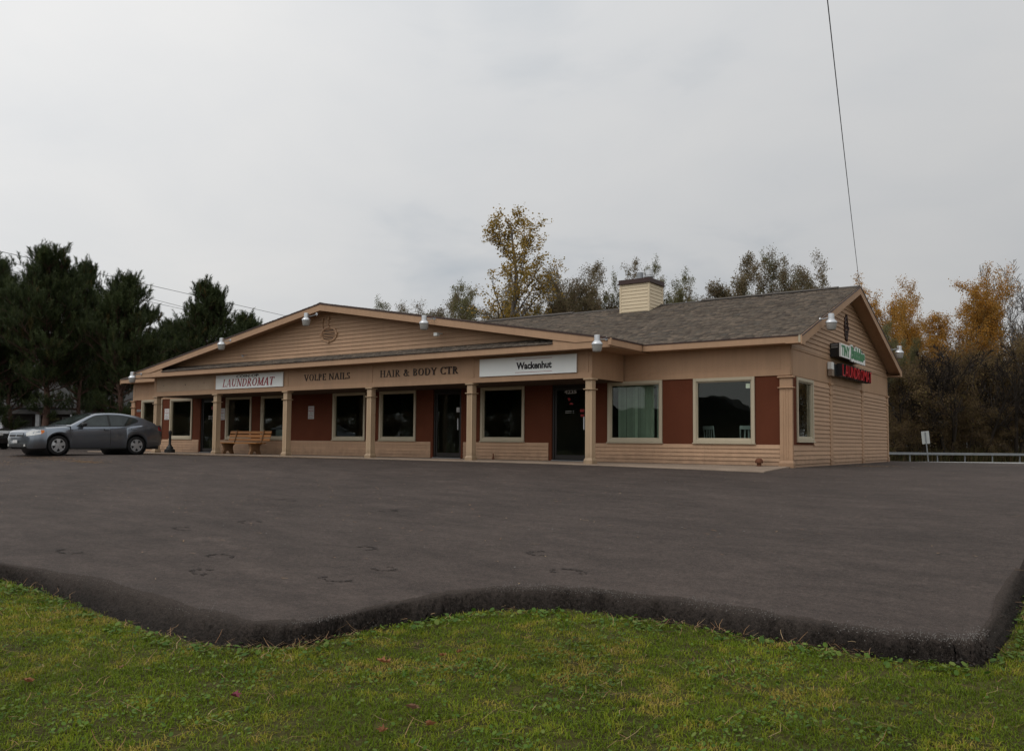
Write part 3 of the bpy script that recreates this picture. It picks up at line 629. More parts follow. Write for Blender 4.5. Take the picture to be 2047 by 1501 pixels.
MB().box(cx0-0.06, cx1+0.06, cy0-0.06, cy1+0.06, 5.97, 6.01).box(cx0-0.03, cx1+0.03, cy0-0.03, cy1+0.03, 6.01, 6.13).build('chimney_cap', DKBROWN, chm)
MB().lathe([(0.001, 6.12), (0.13, 6.12), (0.105, 6.36), (0.10, 6.40), (0.001, 6.40)], (-6.62, 4.9, 0), 16).build('flue_pipe', GALV, chm)
MB().lathe([(0.001, 6.12), (0.1, 6.12), (0.1, 6.2), (0.17, 6.22), (0.17, 6.25), (0.09, 6.25), (0.09, 6.28), (0.14, 6.28), (0.14, 6.46), (0.15, 6.47), (0.04, 6.50), (0.001, 6.50)], (-6.32, 4.98, 0), 16).build('flue_cap', ALU, chm)

# windows and doors ----------------------------------------------
def window(parent, x0, x1, z0, z1, face='front', base=0.0):
    def bx(mb, u0, u1, n0, n1, za, zb, bev=0.008):
        if face == 'front': mb.bbox(u0, u1, -base-n1, -base-n0, za, zb, b=bev)
        else: mb.bbox(base+n0, base+n1, u0, u1, za, zb, b=bev)
    s = MB(); c = 0.085
    bx(s, x0, x0+c, 0.0, 0.045, z0, z1); bx(s, x1-c, x1, 0.0, 0.045, z0, z1)
    bx(s, x0+c, x1-c, 0.0, 0.043, z1-c, z1); bx(s, x0+c, x1-c, 0.0, 0.043, z0, z0+c)
    wdw = s.build('window', CREAM, parent)
    s = MB(); a, b, g0, g1 = x0+0.06, x1-0.06, z0+0.05, z1-0.06; k_ = 0.055
    bx(s, a, a+k_, -0.06, 0.012, g0, g1); bx(s, b-k_, b, -0.06, 0.012, g0, g1); bx(s, a+k_, b-k_, -0.06, 0.010, g1-k_, g1); bx(s, a+k_, b-k_, -0.06, 0.010, g0, g0+k_+0.02)
    s.build('sash', CREAM, wdw)
    s = MB(); bx(s, x0-0.02, x1+0.02, 0.0, 0.07, z0-0.03, z0-0.001); s.build('sill', CREAM, wdw)
    s = MB(); bx(s, a+k_-0.01, b-k_+0.01, -0.045, -0.039, g0+k_-0.005, g1-k_+0.01, bev=0.001); s.build('pane', GLASS, wdw)
    return wdw
for a, b in WINS: window(bld, a, b, 0.575, WALLZ)
window(bld, 0.40, 1.84, 0.63, 2.25, 'side')
def door(a, b):
    s = MB(); fw = 0.06; y0, y1 = 0.06, 0.12
    s.bbox(a, a+fw, y0-0.03, y1, 0.0, 2.25); s.bbox(b-fw, b, y0-0.03, y1, 0.0, 2.25); s.bbox(a+fw, b-fw, y0-0.03, y1, 2.19, 2.25); s.bbox(a+fw, b-fw, y0-0.03, y1, 0.0, 0.04)
    d = s.build('door', BRONZE, bld)
    s = MB(); a2, b2 = a+fw+0.006, b-fw-0.006
    s.bbox(a2, a2+0.06, y0, y1-0.01, 0.05, 2.18); s.bbox(b2-0.06, b2, y0, y1-0.01, 0.05, 2.18); s.bbox(a2+0.06, b2-0.06, y0, y1-0.01, 2.08, 2.18); s.bbox(a2+0.06, b2-0.06, y0, y1-0.01, 0.05, 0.19)
    s.build('leaf_frame', BRONZE, d)
    MB().bbox(a2+0.05, b2-0.05, y0+0.022, y0+0.028, 0.18, 2.09, b=0.001).build('pane', GLASS, d)
    h = MB().bbox(b2-0.11, b2-0.075, y0-0.05, y0+0.0, 0.92, 1.30, b=0.01); h.build('handle', ALU, d)
    MB().bbox(a, b, -0.04, 0.10, 0.011, 0.036, b=0.006).build('threshold', GALV, d)
    return d
doors = [door(a, b) for a, b in DOORS]
# dark door reveals
for (a, b) in DOORS:
    B('door_casing', BROWN, bld, a-0.07, a-0.002, -0.012, -0.001, 0.02, WALLZ, bev=0.002); B('door_casing', BROWN, bld, b+0.002, b+0.07, -0.012, -0.001, 0.02, WALLZ, bev=0.002)
# interior shell (dim rooms behind the glass)
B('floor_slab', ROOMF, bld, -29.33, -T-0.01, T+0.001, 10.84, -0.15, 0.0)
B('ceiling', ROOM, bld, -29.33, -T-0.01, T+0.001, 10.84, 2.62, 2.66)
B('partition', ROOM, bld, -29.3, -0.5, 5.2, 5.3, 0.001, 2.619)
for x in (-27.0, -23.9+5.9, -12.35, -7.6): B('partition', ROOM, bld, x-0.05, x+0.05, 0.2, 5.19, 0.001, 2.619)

# round louvred gable vents
def vent(c, face, TAN=TAN):
    cx, cz = c; base = 1.80 if face == 'front' else 0.0
    def P(u, n_, zz): return (cx+u, -base-n_, cz+zz) if face == 'front' else (base+n_, cx+u, cz+zz)
    s = MB(); n_ = 28; R0, R1 = 0.29, 0.37; V = []; EX, EZ = (1.08, .70) if face == 'front' else (.55, 1.02)
    P_ = P
    P = lambda u, nn, zz: P_(u*EX, nn, zz*EZ)
    for r, nn in ((R1, 0.0), (R1, 0.055), (R0+0.02, 0.065), (R0, 0.04), (R0, 0.0)):
        V += [P(r*math.cos(2*math.pi*q/n_), nn, r*math.sin(2*math.pi*q/n_)) for q in range(n_)]
    F = [(k_*n_+q, k_*n_+(q+1) % n_, (k_+1)*n_+(q+1) % n_, (k_+1)*n_+q) for k_ in range(4) for q in range(n_)]
    o = s.add(V, F).build('gable_vent', TAN, bld)
    V = [P(R0*math.cos(2*math.pi*q/n_), 0.022, R0*math.sin(2*math.pi*q/n_)) for q in range(n_)]
    MB().add(V, [tuple(range(n_))]).build('vent_screen', BLKPL, o)
    for q in range(7):
        zz = -0.23+q*0.077; hw = math.sqrt(max(R0**2-zz**2, 0))-0.01
        V = [P(-hw, 0.055, zz-0.016), P(hw, 0.055, zz-0.016), P(hw, 0.025, zz+0.02), P(-hw, 0.025, zz+0.02), P(-hw, 0.048, zz-0.022), P(hw, 0.048, zz-0.022), P(hw, 0.023, zz+0.014), P(-hw, 0.023, zz+0.014)]
        MB().add(V, [(0, 1, 2, 3), (7, 6, 5, 4), (0, 4, 5, 1), (2, 6, 7, 3), (1, 5, 6, 2), (3, 7, 4, 0)]).build('louvre', TAN, o)
    for q in range(4):
        an = q*math.pi/2; u, zz = 0.35*math.cos(an), 0.35*math.sin(an)
        V = [P(u+du, nn, zz+dz) for nn in (0.0, 0.08) for du, dz in ((-.04, -.05), (.04, -.05), (.04, .05), (-.04, .05))]
        MB().add(V, [(0, 1, 2, 3), (7, 6, 5, 4), (0, 4, 5, 1), (2, 6, 7, 3), (1, 5, 6, 2), (3, 7, 4, 0)]).build('keystone', TAN, o)
vent((-14.70, 4.07), 'front'); vent((5.30, 4.05), 'side', DKBROWN)
# conduits on the porch gable
for x, z1 in ((-15.0, 4.52), (-14.72, 4.58)):
    MB().tube([(x, PY-0.04, z1), (x, PY-0.04, 4.38), (x+0.03, PY-0.04, 4.30)], 0.018, 8).build('conduit', TAN, bld)
    B('junction_box', TAN, bld, x-0.05, x+0.05, PY-0.07, PY-0.004, z1-0.02, z1+0.1)
# rust standpipe and little rust vent on the front wall
t = thing('vent_pipe', 'short rusty capped pipe standing by the right corner pilaster', 'pipe', (-0.72, -0.28, 0.0))
MB().lathe([(0.001, -0.04), (0.055, -0.04), (0.055, 0.10)], (0, 0, 0), 14).build('pipe', RUST, t)
MB().lathe([(0.09, 0.08), (0.10, 0.11), (0.09, 0.16), (0.05, 0.195), (0.001, 0.205)], (0, 0, 0), 14).build('pipe_cap', RUST, t, smooth=True)
t = thing('vent_pipe', 'tiny rusty pipe stub at the wall below the white sign with black lettering', 'pipe', (-9.1, -0.12, 0.0))
MB().lathe([(0.05, -0.02), (0.035, 0.06), (0.018, 0.12), (0.018, 0.19), (0.001, 0.2)], (0, 0, 0), 10).build('pipe', RUST, t)

# ------------------------------------------------------------------ lettering
def font_mesh(txt, m, wd, ht, extr=0.004, bold=0.0, shear=0.0, fit='caps'):
    c = bpy.data.curves.new('lettering', 'FONT'); c.body = txt; c.extrude = 0; c.offset = bold; c.resolution_u = 3; c.shear = shear
    o = bpy.data.objects.new('tmp', c); col.objects.link(o); dg = bpy.context.evaluated_depsgraph_get(); dg.update()
    me = bpy.data.meshes.new_from_object(o.evaluated_get(dg)); bpy.data.objects.remove(o)
    n = len(me.vertices); V = np.zeros(n*3); me.vertices.foreach_get('co', V); V = V.reshape(-1, 3)
    mn, mxx = V.min(0), V.max(0); V[:, 0] = (V[:, 0]-mn[0])/(mxx[0]-mn[0])*wd; V[:, 1] = (V[:, 1]-mn[1])/(mxx[1]-mn[1])*ht; V[:, 2] = 0
    F = [tuple(p.vertices) for p in me.polygons]
    if extr:                                           # thicken: front face, back skipped, sides along boundary edges
        cnt = {}
        for f in F:
            for a, b in zip(f, f[1:]+f[:1]): cnt[(min(a, b), max(a, b))] = cnt.get((min(a, b), max(a, b)), 0)+1
        side = []
        for f in F:
            for a, b in zip(f, f[1:]+f[:1]):
                if cnt[(min(a, b), max(a, b))] == 1: side.append((a+n, b+n, b, a))
        V2 = V.copy(); V[:, 2] = 0; V2[:, 2] = extr
        V = np.concatenate([V, V2]); F = [tuple(q+n for q in f) for f in F]+side
    bpy.data.meshes.remove(me)
    return V, F
def place(V, org, face):
    V = np.asarray(V); o = np.zeros_like(V); ox, oy, oz = org
    if face == 'front': o[:, 0] = ox+V[:, 0]; o[:, 1] = oy-V[:, 2]; o[:, 2] = oz+V[:, 1]
    else: o[:, 0] = ox+V[:, 2]; o[:, 1] = oy+V[:, 0]; o[:, 2] = oz+V[:, 1]
    return o
def text(name, txt, m, org, wd, ht, face, parent, extr=0.004, bold=0.0, shear=0.0):
    V, F = font_mesh(txt, m, wd, ht, extr, bold, shear); return link(name, mesh(name, place(V, org, face), F, m), parent)
# serif capitals drawn as strokes: (x, y) in cap heights
TH, TN = 0.115, 0.05
def st(x0, y0, x1, y1, w0): return ('l', x0, y0, x1, y1, w0)
def sf(x, y, w0=0.30): return ('s', x, y, w0)
def arc(cx, cy, rx_, ry_, a0, a1, wt=TH, wn=TN): return ('a', cx, cy, rx_, ry_, a0, a1, wt, wn)
GL = {
 'A': (0.80, [st(.08,0,.40,1,TN), st(.72,0,.40,1,TH), st(.2,.34,.6,.34,TN), sf(.08,0,.24), sf(.72,0,.28)]),
 'B': (0.66, [st(.15,0,.15,1,TH), arc(.28,.75,.26,.25,-90,90), arc(.30,.26,.30,.26,-90,90), st(.15,1,.28,1,TN), st(.15,.51,.28,.51,TN), st(.15,0,.3,0,TN)]),
 'C': (0.76, [arc(.45,.5,.40,.5,45,315), st(.72,.98,.72,.74,TN), st(.72,.02,.72,.2,TN)]),
 'D': (0.82, [st(.15,0,.15,1,TH), arc(.30,.5,.46,.5,-90,90), st(.1,1,.3,1,TN), st(.1,0,.3,0,TN)]),
 'E': (0.62, [st(.15,0,.15,1,TH), st(.06,1,.56,1,TN), st(.15,.52,.46,.52,TN), st(.06,0,.58,0,TN), st(.54,1,.54,.8,TN), st(.56,0,.56,.2,TN), st(.45,.6,.45,.42,TN)]),
 'H': (0.86, [st(.16,0,.16,1,TH), st(.70,0,.70,1,TH), st(.16,.52,.7,.52,TN), sf(.16,0), sf(.16,1), sf(.70,0), sf(.70,1)]),
 'I': (0.36, [st(.18,0,.18,1,TH), sf(.18,0), sf(.18,1)]),
 'L': (0.60, [st(.15,0,.15,1,TH), sf(.15,1), st(.06,0,.55,0,TN), st(.53,0,.53,.24,TN)]),
 'M': (1.00, [st(.14,0,.14,1,TN), st(.14,1,.5,.05,TH), st(.5,.05,.86,1,TN), st(.86,0,.86,1,TH), sf(.14,0,.24), sf(.86,0,.30), sf(.1,1,.2), sf(.9,1,.2)]),
 'N': (0.88, [st(.14,0,.14,1,TN), st(.14,1,.74,0,TH), st(.74,0,.74,1,TN), sf(.14,0,.24), sf(.10,1,.22), sf(.74,1,.26)]),
 'O': (0.86, [arc(.43,.5,.38,.5,0,360)]),
 'P': (0.62, [st(.15,0,.15,1,TH), arc(.28,.73,.27,.27,-90,90), st(.08,1,.28,1,TN), st(.15,.46,.28,.46,TN), sf(.15,0)]),
 'R': (0.72, [st(.15,0,.15,1,TH), arc(.28,.74,.27,.26,-90,90), st(.08,1,.28,1,TN), st(.15,.48,.3,.48,TN), st(.32,.5,.66,0,TH), sf(.15,0), sf(.66,0,.18)]),
 'S': (0.58, [arc(.29,.75,.2,.23,60,250), arc(.29,.27,.22,.25,-120,80), st(.47,.98,.47,.76,TN), st(.08,.02,.08,.26,TN)]),
 'T': (0.74, [st(.37,0,.37,1,TH), st(.04,1,.70,1,TN), st(.05,1,.05,.78,TN), st(.69,1,.69,.78,TN), sf(.37,0)]),
 'U': (0.84, [st(.16,.3,.16,1,TH), st(.68,.3,.68,1,TN), arc(.42,.32,.26,.32,180,360), sf(.16,1), sf(.68,1,.24)]),
 'V': (0.80, [st(.08,1,.40,0,TH), st(.72,1,.40,0,TN), sf(.08,1,.28), sf(.72,1,.24)]),
 'Y': (0.76, [st(.06,1,.38,.45,TH), st(.70,1,.38,.45,TN), st(.38,0,.38,.46,TH), sf(.06,1,.26), sf(.70,1,.22), sf(.38,0)]),
 '&': (0.90, [arc(.36,.78,.18,.2,0,360,.10), arc(.34,.27,.28,.27,40,330,.12), st(.24,.66,.78,.02,.11), st(.62,.42,.78,.56,TN), st(.66,.56,.86,.56,TN), st(.76,.02,.9,.02,TN)]),
}
def serif(txt, wd, ht, slant=0.0, extr=0.012, heavy=1.0, gap=0.06, owner=None):
    V = []; F = []; pen = 0.0; ctr = 0
    def quad(p):
        nonlocal ctr
        b = len(V); e_ = extr+ctr*0.00012; ctr += 1
        for zz in (0.0, e_):
            for q in p: V.append((q[0], q[1], zz))
        F.extend([(b+4, b+5, b+6, b+7), (b, b+1, b+5, b+4), (b+1, b+2, b+6, b+5), (b+2, b+3, b+7, b+6), (b+3, b, b+4, b+7)])
    for chh in txt:
        if chh == ' ': pen += 0.42; continue
        w0, sk = GL[chh]
        for s_ in sk:
            if s_[0] == 'l':
                _, x0, y0, x1, y1, t_ = s_; t_ = t_*heavy
                if y0 == y1:
                    yy = y0-(t_/2 if y0 > 0.9 else (-t_/2 if y0 < 0.1 else 0)); quad([(pen+x0, yy-t_/2), (pen+x1, yy-t_/2), (pen+x1, yy+t_/2), (pen+x0, yy+t_/2)])
                else: quad([(pen+x0-t_/2, y0), (pen+x0+t_/2, y0), (pen+x1+t_/2, y1), (pen+x1-t_/2, y1)] if y1 > y0 else [(pen+x1-t_/2, y1), (pen+x1+t_/2, y1), (pen+x0+t_/2, y0), (pen+x0-t_/2, y0)])
            elif s_[0] == 's':
                _, x0, y0, ww = s_; t_ = 0.05*heavy; yy = t_/2 if y0 < .5 else 1-t_/2; quad([(pen+x0-ww/2, yy-t_/2), (pen+x0+ww/2, yy-t_/2), (pen+x0+ww/2, yy+t_/2), (pen+x0-ww/2, yy+t_/2)])
            else:
                _, cx, cy, r1, r2, a0, a1, wt, wn = s_; k_ = max(6, int(abs(a1-a0)/18))
                P = []
                for q in range(k_+1):
                    an = math.radians(a0+(a1-a0)*q/k_); c_, s__ = math.cos(an), math.sin(an); t_ = (wn+(wt-wn)*c_*c_)*heavy
                    P.append(((pen+cx+(r1)*c_, cy+(r2)*s__), (pen+cx+(r1-t_)*c_, cy+(r2-t_*0.9)*s__)))
                for q in range(k_): quad([P[q][0], P[q+1][0], P[q+1][1], P[q][1]])
        pen += w0+gap
        if owner is not None: owner.append((chh, len(V), len(F)))
    V = np.array(V); V[:, 0] += slant*V[:, 1]; mn, mxx = V[:, 0].min(), V[:, 0].max()
    V[:, 0] = (V[:, 0]-mn)/(mxx-mn)*wd; V[:, 1] *= ht
    return V, F
def serif_letters(txt, m, org, wd, ht, parent=None, **kw):
    V, F = serif(txt, wd, ht, **kw); return link('lettering', mesh('lettering', place(V, org, 'front'), F, m), parent)

# signs on the porch beam
t = thing('shop_sign', 'white sign board with red italic LAUNDROMAT lettering on the porch beam', 'sign', (-20.76, PY, 2.41))
def local(o, parent):
    o.matrix_parent_inverse = Matrix.Translation(-Vector(parent.location)); return o
local(B('board', WHITE, t, -20.76, -16.95, PY-0.055, PY-0.021, 2.412, 2.93, bev=0.004), t)
local(text('lettering', 'COIN-OP', BLACK, (-19.53, PY-0.0555, 2.80), 1.26, 0.10, 'front', t, 0.004, 0.02), t)
own = []; V, F = serif('LAUNDROMAT', 2.94, 0.285, slant=0.22, extr=0.004, heavy=1.3, gap=0.10, owner=own); V = place(V, (-20.33, PY-0.0555, 2.485), 'front'); v0 = f0 = 0
for chh, v1, f1 in own: local(link('letter', mesh('letter', V[v0:v1], [tuple(i-v0 for i in f) for f in F[f0:f1]], RED), t), t); v0, f0 = v1, f1
t = thing('shop_sign', 'white sign board with black lettering between two thin red lines', 'sign', (-8.33, PY, 2.41))
local(B('board', WHITE, t, -8.33, -5.08, PY-0.06, PY-0.021, 2.412, 2.915, bev=0.004), t)
local(text('lettering', 'Wackenhut', BLACK, (-7.03, PY-0.0605, 2.565), 1.17, 0.20, 'front', t, 0.004, 0.042), t)
for z in (2.482, 2.848): local(B('red_line', RED, t, -7.07, -5.85, PY-0.0635, PY-0.0605, z-0.005, z+0.005, bev=0.001), t)
for txt, x0, wd, zb_ in (('VOLPE NAILS', -15.91, 2.21, 2.56), ('HAIR & BODY CTR', -12.33, 3.17, 2.55)):
    t = thing('sign_lettering', 'dark letters %s mounted on the tan beam' % txt, 'sign', (x0, PY, zb_)); own = []
    V, F = serif(txt, wd, 0.215, extr=0.02, gap=0.12, owner=own); V = place(V, (x0, PY-0.0005, zb_), 'front'); v0 = f0 = 0
    for chh, v1, f1 in own:
        local(link('letter', mesh('letter', V[v0:v1], [tuple(i-v0 for i in f) for f in F[f0:f1]], LETTER), t), t); v0, f0 = v1, f1

# illuminated letters on the side gable
REDLIT = mat('red_neon_letter', (0.35, 0.008, 0.012), 0.35, var=0.1); b_ = REDLIT.node_tree.nodes['Principled BSDF']; b_.inputs['Emission Color'].default_value = (1, 0.02, 0.03, 1); b_.inputs['Emission Strength'].default_value = 0.10
t = thing('channel_letter_sign', 'green and white lettered box sign, upper one on the right gable wall', 'sign', (0.0, 3.45, 3.0))
s = MB().bbox(0.018, 0.30, 3.52, 6.20, 3.03, 3.42, b=0.01); local(s.build('sign_cabinet', BLKPL, t), t)
def outline(txt, y, wd, z, ht, bold, m, dx, extr, name='lettering'):
    return local(text(name, txt, m, (dx, y, z), wd, ht, 'side', t, extr, bold), t)
# white backing plates follow the words: TINY block and the rounded lobes of the second word
MB_ = MB().prism([(3.42, 3.02), (4.46, 3.02), (4.46, 3.40), (3.42, 3.40)], 0.30, 0.345, 'x'); local(MB_.build('white_backing', WHITE, t), t)
lob = [(4.45, 3.02)]; lob_top = []
for q, (yc, hh) in enumerate(((4.68, 3.47), (4.98, 3.36), (5.24, 3.46), (5.47, 3.45), (5.68, 3.44), (5.90, 3.34), (6.14, 3.34))):
    for an in range(150, 20, -30): lob_top.append((yc+0.13*math.cos(math.radians(an)), hh-0.08+0.08*math.sin(math.radians(an))))
lob_bot = []
for yc in (6.14, 5.9, 5.68, 5.47, 5.24, 4.98, 4.68):
    for an in range(-30, -160, -30): lob_bot.append((yc+0.13*math.cos(math.radians(an)), 3.02+0.05*math.sin(math.radians(an))))
local(MB().prism([(4.46, 3.2)]+lob_top+lob_bot, 0.30, 0.347, 'x').build('white_backing', WHITE, t), t)
outline('TINY', 3.50, 0.88, 3.06, 0.30, 0.03, GREEN, 0.3455, 0.006)
outline('Bubbles', 4.55, 1.66, 3.05, 0.37, 0.06, GREEN, 0.3475, 0.006)
local(B('data_plate', GALV, t, 0.06, 0.24, 3.512, 3.519, 3.33, 3.39, bev=0.001), t); local(B('data_plate', WHITE, t, 0.06, 0.24, 3.512, 3.519, 3.29, 3.302, bev=0.001), t)
t = thing('channel_letter_sign', 'red glowing LAUNDROMAT letters, lower sign on the right side wall', 'sign', (0.0, 3.6, 2.48))
local(B('raceway', BLKPL, t, 0.036, 0.17, 3.46, 7.18, 2.50, 2.82), t)
local(B('ballast_box', WHITE, t, 0.036, 0.15, 3.20, 3.45, 2.66, 2.86), t); local(B('ballast_box', CONC, t, 0.036, 0.155, 3.20, 3.45, 2.47, 2.655), t)
pen = 3.64
for chh, ww in zip('LAUNDROMAT', (.28, .36, .34, .34, .34, .34, .36, .42, .36, .30)):
    V, F = font_mesh(chh, BLACK, ww-0.03, 0.37, 0.16, 0.02); l_ = local(link('letter_can', mesh('letter_can', place(V, (0.171, pen, 2.48), 'side'), F, BLACK), t), t)
    V, F = font_mesh(chh, REDLIT, ww-0.07, 0.32, 0.01, -0.022); f_ = link('letter_face', mesh('letter_face', place(V, (0.332, pen+0.015, 2.50), 'side'), F, REDLIT), l_)
    pen += ww+0.012

# small notices on the wall, door stickers, number plates
def notice(x0, x1, z0, z1, label):
    t = thing('notice_sign', label, 'sign', ((x0+x1)/2, -0.001, z0), 0)
    local(B('plate', PAPER, t, x0, x1, -0.012, -0.001, z0, z1, bev=0.002), t)
    h = z1-z0; w_ = x1-x0
    for fz, ww, hh, m_, txt in ((0.80, .62, .075, RED, 'NO'), (0.58, .84, .09, RED, 'PARKING'), (0.46, .4, .055, BLACK, 'IN'), (0.30, .6, .06, BLACK, 'FRONT'), (0.18, .8, .06, RED, 'OF THIS'), (0.06, .7, .07, BLACK, 'AREA')):
        local(text('lettering', txt, m_, (x0+w_*(1-ww)/2, -0.0125, z0+h*fz), w_*ww, h*hh, 'front', t, 0.001, 0.02), t)
notice(-26.95, -26.61, 1.39, 1.86, 'white notice with red print beside the leftmost wide window')
notice(-23.04, -22.73, 1.35, 1.81, 'white notice with red print partly behind the second porch column')
notice(-17.73, -17.42, 1.34, 1.81, 'white notice with red print alone on the brown wall panel')
t = thing('house_number', 'small grey number plate on the brown panel at the left end', 'sign', (-28.9, -0.001, 1.77)); local(B('plate', GALV, t, -29.12, -28.80, -0.01, -0.001, 1.76, 1.86, bev=0.002), t)
local(text('lettering', '4223', BLACK, (-29.09, -0.0105, 1.78), 0.26, 0.06, 'front', t, 0.001, 0.02), t)
GREY = mat('grey_decal', (0.42, 0.41, 0.39), 0.6)
REDD = mat('red_decal', (0.26, 0.010, 0.010), 0.5)
d = doors[2]; yd = 0.058
text('lettering', '4225', GREY, (-6.66, 0.0815, 1.98), 0.42, 0.11, 'front', d, 0.001, 0.03)
MB().prism([(-6.55, 1.86), (-6.47, 1.86), (-6.44, 1.82), (-6.50, 1.76)], 0.0795, 0.0813, 'y').build('red_decal', REDD, d)
MB().prism([(-6.50, 1.67), (-6.44, 1.72), (-6.36, 1.69), (-6.36, 1.66)], 0.0795, 0.0813, 'y').build('red_decal', REDD, d)
for z in (1.46, 1.41):
    text('hours_print', 'MON-FRI', GREY, (-6.62, 0.0815, z), 0.15, 0.022, 'front', d, 0.001, 0.02); text('hours_print', '8 - 5', GREY, (-6.45, 0.0815, z), 0.12, 0.022, 'front', d, 0.001, 0.02)
B('red_decal', REDD, d, -6.12, -5.98, 0.0795, 0.0813, 1.44, 1.52, bev=0.0005); B('red_decal', REDD, d, -6.10, -5.98, 0.0795, 0.0813, 1.30, 1.37, bev=0.0005)
B('paper_notice', PAPER, doors[1], -10.75, -10.58, 0.0795, 0.0813, 1.50, 1.65, bev=0.0005)
text('lettering', 'OPEN', BLACK, (-10.70, 0.079, 1.54), 0.09, 0.022, 'front', doors[1], 0.001, 0.02)
for z in (1.50, 1.44, 1.38): text('hours_print', 'OPEN 7 DAYS', GREY, (-23.95, 0.0815, z), 0.34, 0.035, 'front', doors[0], 0.001, 0.02)
B('red_decal', REDD, doors[0], -23.75, -23.5, 0.0795, 0.0813, 1.78, 1.92, bev=0.0005)
B('window_sticker', mat('pale_green', (0.5, 0.58, 0.45), 0.6), bld, -1.16, -1.05, 0.036, 0.0385, 1.98, 2.10, bev=0.0005)

# behind the glass: vertical blinds, chairs, washers
t = thing('vertical_blind', 'pale green vertical blind hanging inside the window left of the corner window', 'blind', (-4.3, 0.3, 0.5))
local(B('head_rail', BLIND, t, -5.0, -3.6, 0.26, 0.31, 2.12, 2.17), t)
for x, aa in ((-4.93, .9), (-4.84, .9), (-4.76, .95), (-4.66, .9), (-4.58, 1.0), (-4.49, .9), (-4.40, .3), (-4.30, 1.0), (-4.22, 1.0), (-4.15, .9), (-4.06, .5), (-3.98, .7), (-3.90, .2), (-3.72, .3), (-3.65, .6)):
    ca, sa = math.cos(aa)*0.042, math.sin(aa)*0.042
    V = [(x-ca, 0.285-sa, 0.62), (x+ca, 0.285+sa, 0.62), (x+ca, 0.285+sa, 2.12), (x-ca, 0.285-sa, 2.12)]; V += [(a+0.003*sa/0.042, b-0.003*ca/0.042, c) for a, b, c in V]
    local(MB().add(V, [(0, 1, 2, 3), (7, 6, 5, 4), (0, 4, 5, 1), (1, 5, 6, 2), (2, 6, 7, 3), (3, 7, 4, 0)]).build('slat', BLIND, t), t)
WCH = mat('white_chair', (0.34, 0.35, 0.36), 0.5)
def chair(x, y, rz, label):
    t = thing('chair', label, 'chair', (x, y, 0.0), rz, 'chairs behind the corner window')
    MB().bbox(-.22, .22, -.22, .22, .42, .46).build('seat', WCH, t)
    for sx in (-.19, .19):
        for sy in (-.19, .19): MB().tube([(sx*1.1, sy*1.1, 0), (sx, sy, .42)], 0.018, 6).build('leg', WCH, t)
    MB().tube([(-.2, .2, .46), (-.22, .27, 1.0)], .018, 6).build('back_post', WCH, t); MB().tube([(.2, .2, .46), (.22, .27, 1.0)], .018, 6).build('back_post', WCH, t)
    MB().bbox(-.23, .23, .255, .285, .93, 1.03).build('top_rail', WCH, t)
    for sx in (-.1, 0, .1): MB().bbox(sx-.02, sx+.02, .235, .25, .47, .94).build('spindle', WCH, t)
chair(-1.35, 0.75, 3.5, 'white spindle-back chair at the right behind the corner window'); chair(-2.30, 0.9, 2.6, 'white spindle-back chair at the left behind the corner window')
for x in (-20.2, -19.5):
    t = thing('washing_machine', 'white washing machine seen in the window behind the bench, %s one' % ('left' if x < -20 else 'right'), 'washer', (x, 1.1, 0.0), 0.2, 'washing machines')
    MB().bbox(-.33, .33, -.33, .33, 0, .95, b=0.02).build('cabinet', WCH, t); MB().bbox(-.33, .33, .2, .33, .95, 1.12, b=.02).build('control_panel', WCH, t); MB().bbox(-.28, .28, -.28, .18, .95, .97, b=.01).build('lid', WCH, t)

# ------------------------------------------------------------------ floodlights
def floodlight(x, y, z, arm, label):
    """arm: vector from the lamp neck to the fascia"""
    t = thing('floodlight', label, 'lamp', (x, y, z), 0, 'dusk-to-dawn lamps under the eaves')
    MB().lathe([(0.001, .235), (.062, .235), (.075, .225), (.078, .09), (.082, .085), (.10, .07), (.135, .03), (.145, .015), (.146, -.005), (.138, -.01)], n=24).build('housing', ALU, t, angle=35)
    MB().lathe([(.136, -.008), (.128, -.06), (.112, -.15), (.098, -.18), (.06, -.195), (.001, -.20)], n=24).build('lens', LENS, t, angle=40)
    a = Vector(arm); k_ = a.normalized()*0.07
    MB().tube([(k_.x, k_.y, .12), (a.x*.6, a.y*.6, .12+a.z*.4), (a.x, a.y, .12+a.z)], .014, 8).build('arm', GALV, t)
    pl = MB().lathe([(0.001, -.012), (.05, -.012), (.05, .012), (.001, .012)], (a.x, a.y, .12+a.z), 12, 'y' if abs(a.y) > abs(a.x) else 'x').build('mount_plate', ALU, t)
floodlight(-25.10, -2.62, 2.96, (0.12, 0.305, 0.05), 'silver floodlight at the far left end of the porch fascia')
floodlight(-19.40, -2.62, 3.94, (0.10, 0.30, 0.06), 'silver floodlight halfway down the left rake of the porch gable')
floodlight(-14.92, -2.62, 4.47, (0.16, 0.30, 0.10), 'silver floodlight by the gable peak above the round vent')
floodlight(-9.80, -2.62, 3.98, (0.14, 0.30, 0.06), 'silver floodlight halfway down the right rake of the porch gable')
floodlight(-4.02, -2.62, 3.02, (0.10, 0.305, 0.05), 'silver floodlight at the right end of the porch fascia')
floodlight(0.70, 1.10, 3.66, (-0.265, -0.02, -0.02), 'silver floodlight on the near rake of the right gable')
floodlight(0.70, 9.55, 3.66, (-0.265, 0.0, 0.0), 'silver floodlight on the far rake of the right gable')
t = thing('spotlight', 'tiny white sensor lamp under the left rake of the porch gable', 'lamp', (-19.0, PY-0.02, 3.62)); MB().tube([(0, 0, 0), (0, -.12, -.02), (0, -.2, -.06)], [.02, .02, .05], 10).build('lamp_head', ALU, t)
